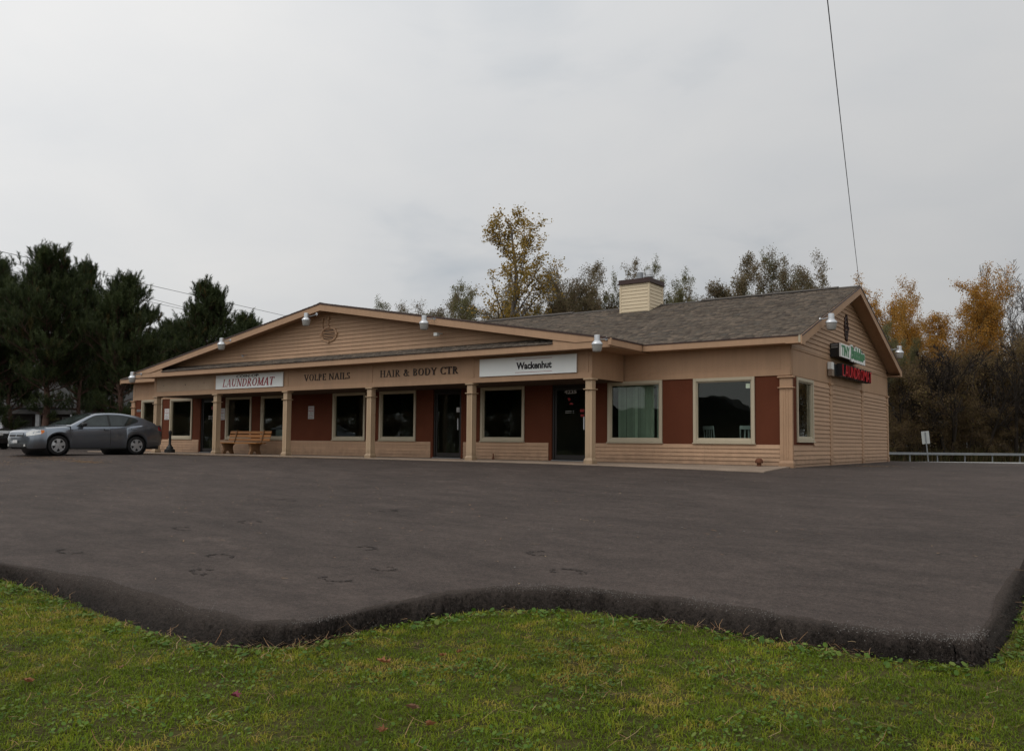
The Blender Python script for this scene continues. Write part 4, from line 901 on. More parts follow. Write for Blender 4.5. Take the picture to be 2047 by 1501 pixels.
t = thing('spotlight', 'small white box lamp under the right rake of the porch gable', 'lamp', (-9.75, PY-0.02, 3.72)); MB().bbox(-.12, 0.02, -.30, -.18, -.05, .05).tube([(-.05, -.2, .02), (-.02, 0, .05)], .018, 8).build('lamp_head', WHITE, t)

# ------------------------------------------------------------------ bench and smokers' post under the porch
t = thing('park_bench', 'varnished slatted wooden bench with brown trestle legs under the porch', 'bench', (-20.15, -1.10, 0.012), 0)
for q in range(3): MB().bbox(-1.25, 1.2, 0, .035, 0, .105, b=.008).build('back_slat', BENCHW, t, loc=(0, .33+q*.035, .50+q*.135)).rotation_euler = (-0.22, 0, 0)
for q in range(3): MB().bbox(-1.35, 1.15, 0, .135, 0, .035, b=.008).build('seat_slat', BENCHW, t, loc=(0, -.22+q*.15, .40))
for sx in (-.82, .78):
    poly = [(-.26, 0), (-.12, 0), (-.09, .09), (.0, .14), (.09, .09), (.12, 0), (.26, 0), (.20, .18), (.20, .30), (.30, .40), (-.26, .40), (-.20, .30), (-.18, .18)]
    MB().prism(poly, sx-.05, sx+.05, 'x').build('leg', BENCHL, t)
    MB().tube([(sx, .27, .36), (sx, .43, .92)], .03, 6).build('back_support', BENCHL, t)
t = thing('smokers_post', 'black plastic cigarette receptacle with a slim neck beside the leftmost column', 'ash bin', (-24.38, -1.35, 0.012))
MB().lathe([(.001, 0), (.20, 0), (.205, .04), (.20, .13), (.135, .16), (.125, .23), (.07, .28), (.05, .34), (.048, .72), (.06, .74), (.065, .80), (.055, .86), (.02, .885), (.001, .89)], n=20).build('receptacle', BLKPL, t, angle=40)

# ------------------------------------------------------------------ grey sedan
PAINT = mat('grey_car_paint', (0.185, 0.21, 0.245), 0.3, var=0.04, metal=0.85, coat=1.0, spec=0.5)
CARGL = mat('car_glass', (0.03, 0.037, 0.036), 0.03, var=0.5, scale=2.5, spec=0.5)
TYRE = mat('tyre', (0.014, 0.014, 0.014), 0.85, var=0.2, scale=12)
RIMM = mat('wheel_cover', (0.50, 0.51, 0.52), 0.3, var=0.05, metal=0.6)
CHROME = mat('headlamp', (0.62, 0.62, 0.60), 0.15, var=0.25, scale=30, metal=0.3, coat=1.0)
AMBER = mat('amber', (0.6, 0.16, 0.02), 0.3, var=0.1); TAIL = mat('tail_red', (0.28, 0.008, 0.01), 0.2, var=0.1, coat=1.0)
car = thing('parked_car', 'grey four-door sedan parked nose out beside the leftmost column', 'car', (-23.05, -5.47, float(G(-23, -5.5))+0.005), math.radians(-90))
FA, RA, WR, RA_ = 1.38, -1.385, 0.328, 0.385
def ip(x, P): P = sorted(P); return float(np.interp(x, [p[0] for p in P], [p[1] for p in P]))
halfw = lambda x: ip(x, [(-2.48, .62), (-2.43, .78), (-2.30, .86), (-1.9, .905), (-1.2, .915), (0, .92), (1.0, .915), (1.6, .91), (2.0, .88), (2.15, .83), (2.24, .75), (2.29, .62), (2.315, .45)])
topc = lambda x: ip(x, [(-2.48, .82), (-2.46, 1.03), (-2.40, 1.10), (-2.1, 1.12), (-1.6, 1.12), (-.9, 1.04), (.9, 1.005), (1.3, .995), (1.7, .955), (2.05, .885), (2.2, .83), (2.28, .77), (2.315, .66)])
edge = lambda x: topc(x)-ip(x, [(-2.48, .03), (-2.3, .05), (-1.5, .07), (-1.0, .06), (.9, .05), (1.6, .06), (2.1, .06), (2.315, .03)])
def zbot(x):
    z = ip(x, [(-2.48, .42), (-2.42, .34), (-2.2, .30), (-1.8, .26), (-.9, .235), (.9, .235), (1.8, .235), (2.1, .215), (2.25, .225), (2.315, .30)])
    for a in (FA, RA):
        d2 = RA_**2-(x-a)**2
        if d2 > 0: z = max(z, WR+math.sqrt(d2))
    return z
st_ = sorted(set(np.round(np.concatenate([np.linspace(-2.48, -2.3, 12), np.linspace(-2.3, 2.1, 110), np.linspace(2.1, 2.315, 14)]+[np.array([a-RA_, a-RA_*.995, a-RA_*.97, a+RA_*.97, a+RA_*.995, a+RA_]) for a in (FA, RA)]), 4)))
V = []; K = 15
for x in st_:
    w_ = halfw(x); zb = zbot(x); ze = edge(x); zt = topc(x); fl = 0
    for a in (FA, RA):
        dd = abs(math.hypot(x-a, 0)-0); fl = max(fl, math.exp(-((x-a)/.42)**4))
    base = zbot(x) if zb < .4 else zb
    half = []
    for f_, yw in ((0, .93), (.10, .965), (.30, .99), (.55, 1.0), (.75, .985), (.90, .96), (1.0, .92)):
        z = zb+(ze-zb)*f_; yy = w_*yw
        if fl > .02: yy += fl*.045*(1 if f_ < .3 else max(0, 1-(f_-.3)*3.0))
        half.append((yy, z))
    half.append((w_*.62, ze+(zt-ze)*.72)); 
    row = [(x, -y, z) for y, z in half]+[(x, 0, zt)]+[(x, y, z) for y, z in half[::-1]]
    V += row; K = len(row)
ns = len(st_); F = [(i*K+j, i*K+j+1, (i+1)*K+j+1, (i+1)*K+j) for i in range(ns-1) for j in range(K-1)]
F += [tuple(range(K-1, -1, -1)), tuple((ns-1)*K+j for j in range(K))]
me = mesh('body', V, F, PAINT, True); me.set_sharp_from_angle(angle=math.radians(38)); link('body', me, car)
B('underbody', BLKPL, car, -2.3, 2.1, -.78, .78, .20, .60); 
for a in (FA, RA): MB().lathe([(.39, -.9+.0), (.39, .9)], (a, 0, WR), 24, 'y').build('wheel_well', BLKPL, car)
for s_ in (-1, 1): B('sill_trim', BLKPL, car, -0.98, 0.97, s_*.80, s_*.885, .205, .262)
# cabin
roofp = [(.98, .98), (.88, 1.03), (.60, 1.17), (.30, 1.31), (.10, 1.39), (-.05, 1.425), (-.30, 1.458), (-.60, 1.47), (-.95, 1.462), (-1.25, 1.43), (-1.5, 1.385), (-1.7, 1.33), (-1.95, 1.22), (-2.15, 1.125)]
beltz = lambda x: ip(x, [(-2.2, 1.10), (-1.6, 1.10), (-1.1, 1.03), (-.6, .985), (.95, .93)])
ysid = lambda z: .875-(z-.95)*.50
xs = np.linspace(-2.15, .98, 70); V = []
for x in xs:
    zr = ip(x, roofp); zb_ = min(beltz(x)-.06, zr-.02); row = []
    rr = min(.07, max(.02, (zr-zb_)*.3))
    zz = [zb_, zb_+(zr-rr-zb_)*.33, zb_+(zr-rr-zb_)*.66, zr-rr]
    half = [(ysid(z), z) for z in zz]+[(ysid(zr-rr)-rr*.45, zr-rr*.35), (ysid(zr-rr)-rr*1.4, zr), (ysid(zr)*.5, zr+.018*(1 if zr > 1.3 else .6))]
    row = [(x, -y, z) for y, z in half]+[(x, 0, zr+.025*(1 if zr > 1.3 else .6))]+[(x, y, z) for y, z in half[::-1]]; V += row; K = len(row)
F = [(i*K+j, i*K+j+1, (i+1)*K+j+1, (i+1)*K+j) for i in range(len(xs)-1) for j in range(K-1)]
me = mesh('cabin', V, F, PAINT, True); me.set_sharp_from_angle(angle=math.radians(50)); link('cabin', me, car)
def side_patch(name, poly, m, s_, off=.006, thick=.012, parent=car, rows=6):
    """glass or trim sheet following the tumblehome, from a polygon in (x,z)"""
    V = []; n_ = len(poly)
    for o_ in (off, off-thick):
        for x, z in poly: V.append((x, s_*(ysid(z)+o_), z))
    F = [tuple(range(n_)), tuple(range(2*n_-1, n_-1, -1))]+[(i, (i+1) % n_, (i+1) % n_+n_, i+n_) for i in range(n_)]
    if s_ > 0: F = [f[::-1] for f in F]
    return link(name, mesh(name, V, F, m), parent)
for s_ in (-1, 1):
    side_patch('window_surround', [(.80, .965), (.62, 1.09), (.31, 1.255), (.09, 1.353), (-.02, 1.376), (-.36, 1.408), (-.80, 1.410), (-1.11, 1.376), (-1.41, 1.303), (-1.52, 1.235), (-1.47, 1.165), (-1.10, 1.035), (-.95, 1.005), (-.44, .985), (.3, .962)], BLKPL, s_, .003)
    side_patch('front_window', [(.72, .985), (.60, 1.06), (.30, 1.225), (.08, 1.325), (-.02, 1.35), (-.36, 1.385), (-.36, 1.005), (.3, .985)], CARGL, s_)
    side_patch('rear_window', [(-.44, 1.388), (-.80, 1.388), (-1.10, 1.355), (-1.38, 1.285), (-1.46, 1.235), (-1.42, 1.19), (-1.10, 1.06), (-.95, 1.03), (-.44, 1.01)], CARGL, s_)
    side_patch('door_pillar', [(-.37, 1.385), (-.43, 1.387), (-.43, 1.01), (-.37, 1.006)], BLKPL, s_, .004)
    m_ = MB().bbox(.50, .66, s_*.88, s_*1.06, .985, 1.105, b=.035).build('side_mirror', BLKPL, car)
    for hx in (-.28, -1.28): 
        o_ = MB().bbox(hx-.10, hx+.10, s_*(halfw(hx)*.985), s_*(halfw(hx)*.985+.028), .862+(.03 if hx < -1 else 0), .892+(.03 if hx < -1 else 0), b=.01).build('door_handle', PAINT, car)
        MB().bbox(hx-.06, hx+.12, s_*(halfw(hx)*.985-.01), s_*(halfw(hx)*.985+.006), .855+(.03 if hx < -1 else 0), .90+(.03 if hx < -1 else 0), b=.004).build('handle_recess', BLKPL, o_)
    for sx, z0, z1 in ((.92, .30, .93), (-.40, .27, .985), (-1.0, .30, .70)):
        ln = MB()
        for q in range(8):
            za, zb_ = z0+(z1-z0)*q/8, z0+(z1-z0)*(q+1)/8
            def yy(z): 
                f_ = (z-zbot(sx))/(edge(sx)-zbot(sx)); return halfw(sx)*ip(f_, [(0, .93), (.1, .965), (.3, .99), (.55, 1), (.75, .985), (.9, .96), (1, .92)])
            a0, a1 = yy(za)+.0025, yy(zb_)+.0025
            ln.add([(sx-.006, s_*a0, za), (sx+.006, s_*a0, za), (sx+.006, s_*a1, zb_), (sx-.006, s_*a1, zb_)], [(0, 1, 2, 3) if s_ < 0 else (3, 2, 1, 0)])
        ln.build('door_gap', BLKPL, car)
    # lamps on the corners
    def cpatch(name, pts, m, off=.008):
        V = []
        for x, z in pts:
            f_ = (z-zbot(x))/(edge(x)-zbot(x)); y = halfw(x)*ip(f_, [(0, .93), (.1, .965), (.3, .99), (.55, 1), (.75, .985), (.9, .96), (1, .92)])+off; V.append((x+.006, s_*y, z))
        n_ = len(V)//2
        F = [(i, i+1, n_+i+1, n_+i) for i in range(n_-1)]
        if s_ > 0: F = [f[::-1] for f in F]
        link(name, mesh(name, V, F, m), car)
    cpatch('headlight', [(x, ip(x, [(1.82, .83), (2.0, .835), (2.2, .79), (2.285, .74)])) for x in np.linspace(1.86, 2.285, 9)]+[(x, ip(x, [(1.82, .79), (1.95, .69), (2.285, .63)])) for x in np.linspace(1.86, 2.285, 9)], CHROME)
    cpatch('turn_signal', [(x, ip(x, [(1.82, .82), (1.92, .83)])) for x in np.linspace(1.83, 1.93, 4)]+[(x, ip(x, [(1.82, .77), (1.93, .695)])) for x in np.linspace(1.83, 1.93, 4)], AMBER, .011)
    cpatch('tail_light', [(x, ip(x, [(-2.5, 1.0), (-2.3, 1.01)])) for x in np.linspace(-2.455, -2.25, 6)]+[(x, ip(x, [(-2.5, .80), (-2.3, .88)])) for x in np.linspace(-2.455, -2.25, 6)], TAIL)
# windscreen, rear glass
def top_patch(name, x0, x1, w0, w1, m):
    V = []; nx_, ny_ = 8, 8
    for a in range(nx_+1):
        x = x0+(x1-x0)*a/nx_; zr = ip(x, roofp); ww = w0+(w1-w0)*a/nx_
        for b in range(ny_+1):
            y = -ww+2*ww*b/ny_; V.append((x, y, zr+.016+.022*(1-(y/ww)**2)*(1 if zr > 1.3 else .6)))
    F = [(a*(ny_+1)+b, a*(ny_+1)+b+1, (a+1)*(ny_+1)+b+1, (a+1)*(ny_+1)+b) for a in range(nx_) for b in range(ny_)]
    F = [f[::-1] for f in F] if x1 > x0 else F
    link(name, mesh(name, V, F, m, True), car)
top_patch('windscreen', .12, .90, .53, .68, CARGL); top_patch('rear_screen', -2.05, -1.45, .60, .52, CARGL)
# nose: grille, crosshair bars, intake, bumper lip, plate, fog lamps
def nose(name, y0, y1, z0, z1, m, off, rows=3):
    V = []; n_ = 12
    def xf(y, z):
        # front surface: x where half width equals |y|
        for x in np.linspace(2.315, 1.9, 90):
            if halfw(x)*.98 >= abs(y) and edge(x) >= z-.02: return x
        return 1.9
    for k_ in range(rows+1):
        z = z0+(z1-z0)*k_/rows
        for q in range(n_+1):
            y = y0+(y1-y0)*q/n_; V.append((xf(y, z)+off, y, z))
    F = [(k_*(n_+1)+q, k_*(n_+1)+q+1, (k_+1)*(n_+1)+q+1, (k_+1)*(n_+1)+q) for k_ in range(rows) for q in range(n_)]
    return link(name, mesh(name, V, F, m, True), car)
g_ = nose('grille', -.47, .47, .60, .78, BLKPL, .006)
for z in (.69,): nose('grille_bar', -.47, .47, z-.014, z+.014, PAINT, .016, 1)
nose('grille_bar', -.022, .022, .60, .78, PAINT, .014, 2)
nose('bumper', -.74, .74, .47, .575, PAINT, .02, 2); nose('air_intake', -.62, .62, .265, .36, BLKPL, .012, 2)
nose('number_plate', -.155, .155, .40, .50, PAPER, .04, 1)
for s_ in (-1, 1): nose('fog_lamp', s_*.56-.05, s_*.56+.05, .29, .36, CHROME, .016, 1)
def wheel(x, y, s_):
    wl = MB().lathe([(.20, -.09), (.26, -.105), (.305, -.10), (.325, -.08), (.328, 0), (.325, .08), (.305, .10), (.26, .108), (.225, .10), (.205, .085)], n=36, axis='y').build('wheel', TYRE, car, loc=(x, y, WR), smooth=True)
    s2 = s_
    MB().lathe([(.001, s2*.02), (.205, s2*.02), (.222, s2*.10), (.214, s2*.104), (.205, s2*.088)][::(1 if s2 > 0 else 1)], n=36, axis='y').build('rim', mat('rim_dark', (.05, .05, .05), .5), wl)
    MB().lathe([(.222, s2*.098), (.224, s2*.112), (.206, s2*.114), (.200, s2*.095)], n=36, axis='y').build('rim_lip', RIMM, wl)
    sp = MB()
    for q in range(5):
        an = 2*math.pi*q/5+.3; ca, sa = math.cos(an), math.sin(an)
        def P(r, t_, yy): return (r*ca-t_*sa, s2*yy, r*sa+t_*ca)
        V = [P(.02, -.05, .118), P(.02, .05, .118), P(.13, .052, .116), P(.212, .075, .104), P(.212, -.075, .104), P(.13, -.052, .116)]
        V += [(a, b-s2*.03, c) for a, b, c in V]; n_ = 6
        sp.add(V, [tuple(range(6)) if s2 < 0 else tuple(range(5, -1, -1)), ]+[(i, (i+1) % 6, (i+1) % 6+6, i+6) for i in range(6)])
    sp.build('spokes', RIMM, wl)
    MB().lathe([(.045, s2*.10), (.045, s2*.124), (.001, s2*.128)], n=14, axis='y').build('hub_cap', RIMM, wl)
for x in (FA, RA):
    for s_ in (-1, 1): wheel(x, s_*.79, s_)

# ------------------------------------------------------------------ trees
class Tree:
    def __init__(s, seed): s.r = np.random.default_rng(seed); s.wv = []; s.wf = []; s.nw = 0; s.spots = []; s.dirs = []
    def tube(s, pts, rads, n=5):
        pts = np.array(pts); k_ = len(pts); t = np.gradient(pts, axis=0); t /= np.linalg.norm(t, axis=1)[:, None]+1e-9
        ref = np.where(np.abs(t[:, 2:3]) < .9, np.array([[0, 0, 1.0]]), np.array([[1.0, 0, 0]])); a = np.cross(t, ref); a /= np.linalg.norm(a, axis=1)[:, None]+1e-9; b = np.cross(t, a)
        th = np.arange(n)*2*np.pi/n
        V = pts[:, None]+(a[:, None]*np.cos(th)[None, :, None]+b[:, None]*np.sin(th)[None, :, None])*np.array(rads)[:, None, None]
        s.wv.append(V.reshape(-1, 3)); i, j = np.meshgrid(np.arange(k_-1), np.arange(n), indexing='ij'); i = i.ravel(); j = j.ravel(); b0 = s.nw
        s.wf.append(np.stack([b0+i*n+j, b0+i*n+(j+1) % n, b0+(i+1)*n+(j+1) % n, b0+(i+1)*n+j], 1)); s.nw += k_*n
    def grow(s, p, d, ln, rad, lev, P):
        r = s.r; n_ = max(3, int(3+ln*P.get('seg', 1.2))); pts = [np.array(p, float)]; d = np.array(d, float); d /= np.linalg.norm(d)
        for q in range(n_):
            d = d+r.normal(size=3)*P['wig'][lev]+np.array([0, 0, P['up'][lev]]); d /= np.linalg.norm(d); pts.append(pts[-1]+d*ln/n_)
        tp = P.get('tip', .25); rads = np.linspace(rad, rad*tp, n_+1)
        s.tube(pts, np.maximum(rads, P.get('minr', .006)), 7 if lev == 0 else (5 if lev == 1 else 3))
        pts = np.array(pts)
        if lev >= P['leaf_from']:
            for q in range(1, n_+1):
                s.spots.append(pts[q]); s.dirs.append(d)
        if lev < P['levels']-1:
            nc = P['kids'][lev]; nc = int(nc*(.8+.4*r.random())+.5)
            for c in range(nc):
                f_ = P['start'][lev]+(1-P['start'][lev])*(c+r.random())/nc; f_ = min(f_, .999); idx = f_*n_; i0 = int(idx); fr = idx-i0
                q = pts[i0]*(1-fr)+pts[i0+1]*fr; t = pts[i0+1]-pts[i0]; t /= np.linalg.norm(t)
                an = r.random()*2*np.pi+c*2.4; ref = np.cross(t, [0, 0, 1.0] if abs(t[2]) < .9 else [1.0, 0, 0]); ref /= np.linalg.norm(ref); bi = np.cross(t, ref)
                sp = math.radians(P['ang'][lev]*(.7+.6*r.random())); nd = t*math.cos(sp)+(ref*math.cos(an)+bi*math.sin(an))*math.sin(sp)
                l2 = ln*P['ratio'][lev]*(.7+.6*r.random())*(1-P.get('taper', .45)*f_ if lev == 0 else 1-.3*f_)
                s.grow(q, nd, l2, max(rad*(1-(1-tp)*f_)*P.get('rr', .55), .006), lev+1, P)
    def leaves(s, n, spread, lw, ll, droop=0.0, clump=0.0, low=0.0):
        r = s.r; S = np.array(s.spots); S = S[S[:, 2] > low*S[:, 2].max()]

        if clump:                                     # thin out whole twigs so that gaps stay open
            keep = r.random(len(S)) > clump; S = S[keep]
        i = r.integers(0, len(S), n); c = S[i]+r.normal(size=(n, 3))*spread
        d = r.normal(size=(n, 3)); d[:, 2] -= droop; d /= np.linalg.norm(d, axis=1)[:, None]
        u = np.cross(d, r.normal(size=(n, 3))); u /= np.linalg.norm(u, axis=1)[:, None]+1e-9
        sc_ = (.65+.7*r.random(n))[:, None]
        a = c-d*ll*.5*sc_; b = c+d*ll*.5*sc_; e1 = c+u*lw*.5*sc_; e2 = c-u*lw*.5*sc_
        V = np.stack([a, e1, b, e2], 1).reshape(-1, 3); F = (np.arange(n)*4)[:, None]+np.arange(4)
        base = r.random(len(S)); t = np.clip(.65*base[i]+.35*r.random(n), 0, 1)
        return V, F, np.repeat(t, 4)
    def wood(s): return np.concatenate(s.wv), np.concatenate(s.wf)
BARK = mat('bark_grey', (.075, .062, .052), .95, var=.3, scale=3, bump=.5, bscale=25, spec=.1)
BARKP = mat('bark_pine', (.095, .058, .045), .95, var=.35, scale=5, bump=.6, bscale=20, spec=.1)
BARKB = mat('bark_pale', (.13, .115, .105), .95, var=.25, scale=3, spec=.1)
LPOP = leaf_mat('poplar_leaf', [(.20, .14, .03), (.31, .20, .04), (.40, .26, .06), (.27, .20, .05), (.17, .14, .04)], .5)
LWIL = leaf_mat('willow_leaf', [(.13, .105, .06), (.18, .15, .08), (.195, .135, .085), (.155, .135, .065), (.11, .088, .055)], .5)
LWIG = leaf_mat('willow_green', [(.11, .11, .05), (.15, .145, .065), (.18, .165, .075), (.165, .125, .07)], .5)
LORG = leaf_mat('autumn_leaf', [(.30, .15, .03), (.40, .20, .035), (.47, .235, .04), (.29, .18, .05), (.38, .24, .06)], .5)
LSHR = leaf_mat('shrub_leaf', [(.12, .082, .052), (.18, .115, .07), (.16, .115, .05), (.21, .145, .07), (.22, .18, .05)], .5)
LPIN = leaf_mat('pine_needle', [(.022, .031, .012), (.034, .048, .017), (.048, .064, .022), (.066, .082, .028), (.09, .066, .022)], .2)
PROTO = {}
def proto(key, seed, P, H, rad, mats, leaf, lean=(0, 0, 1), trunks=1):
    T_ = Tree(seed); 
    for q in range(trunks):
        an = q*2.4+seed; sp = 0 if trunks == 1 else .32
        T_.grow((0.12*math.cos(an)*(trunks > 1), 0.12*math.sin(an)*(trunks > 1), 0), (lean[0]+sp*math.cos(an), lean[1]+sp*math.sin(an), 1), H*(1 if q == 0 else .85+.15*T_.r.random()), rad, 0, P)
    wv, wf = T_.wood(); parts = [('trunk', mesh('trunk', wv, wf, mats[0], True))]
    if leaf: V_, F_, t_ = T_.leaves(*leaf); parts.append(('crown', mesh('crown', V_, F_, mats[1], tint=t_)))
    PROTO[key] = parts
PW = dict(levels=4, wig=[.05, .10, .16, .2], up=[.03, .10, .08, .05], kids=[13, 6, 5], start=[.25, .2, .2], ang=[34, 38, 45], ratio=[.42, .5, .5], leaf_from=2, minr=.007, seg=.9)
proto('poplar', 3, dict(PW, kids=[30, 6, 5], start=[.12, .2, .2], ang=[32, 36, 45], ratio=[.33, .45, .5], taper=.62, up=[.02, .14, .08, .05], minr=.006), 14.6, .2, (BARKB, LPOP), (11500, .13, .095, .115, .6, .22, .3))
PWW = dict(levels=4, wig=[.08, .13, .2, .25], up=[.03, .05, .01, -.03], kids=[9, 6, 6], start=[.35, .25, .15], ang=[42, 42, 46], ratio=[.46, .5, .52], leaf_from=2, minr=.005, seg=.9)
proto('willow_a', 11, PWW, 9.5, .14, (BARK, LWIL), (34000, .14, .05, .12, .3, .2, .55), trunks=3)
proto('willow_b', 12, PWW, 9.5, .14, (BARK, LWIL), (42000, .14, .05, .12, .3, .22, .5), trunks=4)
proto('willow_g', 13, PWW, 9.5, .14, (BARK, LWIG), (34000, .14, .05, .12, .3, .2, .55), trunks=3)
proto('orange_a', 21, dict(PW, kids=[12, 7, 5], ang=[38, 40, 45], ratio=[.5, .5, .5], start=[.3, .2, .2]), 14.5, .22, (BARK, LORG), (38000, .22, .10, .13, .5, .15), trunks=2)
proto('orange_b', 22, dict(PW, kids=[11, 7, 5], ang=[36, 40, 45], ratio=[.5, .5, .5], start=[.35, .2, .2]), 13.5, .2, (BARK, LORG), (34000, .22, .10, .13, .5, .2), trunks=2)
proto('bare', 31, dict(PW, kids=[11, 8, 8], levels=4, ang=[33, 36, 40], ratio=[.5, .5, .5], start=[.35, .2, .15], minr=.026, rr=.5), 15, .26, (BARKB, None), None, trunks=2)
proto('limbs', 33, dict(PW, kids=[8, 6, 5], levels=4, ang=[38, 40, 42], ratio=[.5, .5, .5], start=[.2, .2, .15], minr=.022, rr=.6), 7, .16, (mat('bark_dark', (.035, .028, .023), .95, var=.3, spec=.1), None), None, trunks=3)
proto('shrub_a', 41, dict(PWW, kids=[10, 7, 6], start=[.12, .15, .15], ang=[40, 42, 45]), 7.5, .09, (BARK, LSHR), (24000, .2, .06, .13, .2, .25), trunks=5)
proto('shrub_b', 42, dict(PWW, kids=[10, 7, 6], start=[.10, .15, .15], ang=[44, 42, 45]), 6.5, .08, (BARK, LSHR), (24000, .2, .06, .13, .2, .25), trunks=6)
def pine(key, seed, H, dead=0.30):
    T_ = Tree(seed); r = T_.r; tuft_p = []; tuft_d = []
    n_ = 14; zz = np.linspace(-.2, H*.96, n_); tr = np.stack([np.cumsum(r.normal(size=n_)*.05), np.cumsum(r.normal(size=n_)*.05), zz], 1); tr[:, :2] -= tr[0, :2]
    T_.tube(tr, np.linspace(.17, .025, n_), 8)
    z = H*.16
    while z < H*.97:
        f_ = z/H; live = f_ > dead
        prof = (math.sin(min(1, (f_-.12)/.42)*math.pi/2) if f_ < .54 else 1.0)*(1-max(0, (f_-.38)/.62)*.86)
        Lb = H*.30*prof*(1.0 if live else .62)
        for q in range(5 if live else 3):
            an = r.random()*6.28; el = .15+.55*f_+r.normal()*.10; l_ = Lb*(.65+.5*r.random()); base = np.array([np.interp(z, tr[:, 2], tr[:, 0]), np.interp(z, tr[:, 2], tr[:, 1]), z])
            d = np.array([math.cos(an)*math.cos(el), math.sin(an)*math.cos(el), math.sin(el)]); pts = [base]
            k_ = 6
            for g in range(k_):
                d = d+np.array([0, 0, .07 if live else -.02])+r.normal(size=3)*.06; d /= np.linalg.norm(d); pts.append(pts[-1]+d*l_/k_)
            pts = np.array(pts); T_.tube(pts, np.linspace(.035, .010, k_+1), 4)
            if not live and r.random() < .75: continue
            for g in range(int(6+l_*8)):
                u = .22+.78*r.random(); idx = u*k_; i0 = min(int(idx), k_-1); pq = pts[i0]+(pts[i0+1]-pts[i0])*(idx-i0)
                sd_ = r.normal(size=3); sd_[2] = abs(sd_[2])*.55+.15; sd_ /= np.linalg.norm(sd_); dd = d*.7+sd_; dd /= np.linalg.norm(dd); sl_ = (.25+.45*r.random())*min(1, l_/1.2+.3)
                e_ = pq+dd*sl_; T_.tube(np.array([pq, (pq+e_)/2+[0, 0, .02], e_]), [.012, .009, .006], 3)
                for h in range(1 if r.random() < .4 else 2):
                    up_ = dd*.45+np.array([0, 0, .8])+r.normal(size=3)*.22; tuft_p.append(e_+r.normal(size=3)*.09-dd*.1*h); tuft_d.append(up_/np.linalg.norm(up_))
            for h in range(3):
                tuft_p.append(pts[-1]+r.normal(size=3)*.06); up_ = d*.6+np.array([0, 0, .6])+r.normal(size=3)*.15; tuft_d.append(up_/np.linalg.norm(up_))
        z += H*.034*(.8+.4*r.random())
    for h in range(5): tuft_p.append(tr[-1]+np.array([0, 0, .12*h-.1])+r.normal(size=3)*.05); tuft_d.append(np.array([0, 0, 1.0]))
    P_ = np.array(tuft_p); D_ = np.array(tuft_d); nt2 = len(P_); nn = 40
    Lt = .34+.22*r.random(nt2)
    s_ = np.tile(np.linspace(0, 1, nn), (nt2, 1)); root = P_[:, None]+D_[:, None]*(s_*Lt[:, None])[..., None]
    rd = r.normal(size=(nt2, nn, 3)); rd -= (rd*D_[:, None]).sum(-1, keepdims=True)*D_[:, None]; rd /= np.linalg.norm(rd, axis=-1, keepdims=True)
    nd = D_[:, None]*.9+rd*.75; nd /= np.linalg.norm(nd, axis=-1, keepdims=True); nl = (.15+.06*r.random((nt2, nn)))[..., None]
    sd_ = np.cross(nd, r.normal(size=nd.shape)); sd_ /= np.linalg.norm(sd_, axis=-1, keepdims=True)+1e-9
    V_ = np.stack([root-sd_*.011, root+sd_*.011, root+nd*nl], 2).reshape(-1, 3); F_ = np.arange(len(V_)).reshape(-1, 3)
    tt = np.repeat(np.clip(r.normal(size=nt2)*.2+.42+np.where(r.random(nt2) < .03, .5, 0), 0, 1), nn*3)
    wv, wf = T_.wood(); PROTO[key] = [('trunk', mesh('trunk', wv, wf, BARKP, True)), ('crown', mesh('crown', V_, F_, LPIN, tint=tt))]
pine('pine_a', 51, 9.6); pine('pine_b', 52, 8.6, .33)
GZ = lambda x, y: float(G(np.clip(x, -80, 40), np.clip(y, -60, 80)))-.16
CEN = {}
for k_, pr in PROTO.items():
    me = pr[-1][1]; co = np.zeros(len(me.vertices)*3); me.vertices.foreach_get('co', co); co = co.reshape(-1, 3); co = co[co[:, 2] > .68*co[:, 2].max()]; CEN[k_] = co[:, :2].mean(0)
TOPZ = {k_: max(float(np.percentile([v.co.z for v in me.vertices], 99.7)) for n_, me in pr) for k_, pr in PROTO.items()}
def plant(key, px, D, top, name, label, cat='tree', group=None, rz=None, xy=None, wide=1.0):
    """px, top: photo column of the stem and photo row of the tree top"""
    x, y = xy if xy else at(px, D); z = GZ(x, y); t = thing(name, label, cat, (x, y, z), rz if rz is not None else (px*1.7+D) % 6.28, group)
    sc_ = top if xy else (CAM[2]+(875+.0086*px-top)*D/1684.9-z)/TOPZ[key]
    t.scale = (sc_*wide, sc_*wide, sc_)
    rz_ = t.rotation_euler[2]; cx, cy = CEN[key]*sc_*wide; t.location.x -= cx*math.cos(rz_)-cy*math.sin(rz_); t.location.y -= cx*math.sin(rz_)+cy*math.cos(rz_)
    for n_, me in PROTO[key]: link(n_, me, t)
    return t
gP = 'pines left of the building'
plant('pine_a', 84, 41.5, 490, 'pine_tree', 'tallest dark pine, left of the building behind the car bonnet', group=gP, rz=0.4, wide=1.06)
plant('pine_b', 240, 41.5, 546, 'pine_tree', 'broad dark pine with forked reddish trunk next to the left end of the building', group=gP, rz=2.2, wide=1.05)
plant('pine_a', 158, 47, 520, 'pine_tree', 'dark pine top showing between the tallest pine and the forked one', group=gP, rz=3.0, wide=.75)
plant('pine_b', -18, 44, 515, 'pine_tree', 'dark pine cut by the left edge of the picture', group=gP, rz=4.0, wide=.95)
plant('pine_a', 408, 52, 562, 'pine_tree', 'pointed pine rising behind the left slope of the porch gable', group=gP, rz=5.1, wide=1.1)
plant('pine_b', 482, 66, 626, 'pine_tree', 'lowest pine top just above the left rake of the porch gable', group=gP, rz=0.9)
plant('pine_b', 330, 54, 640, 'pine_tree', 'dark pine filling the gap left of the pointed pine', group=gP, rz=1.3, wide=1.1)
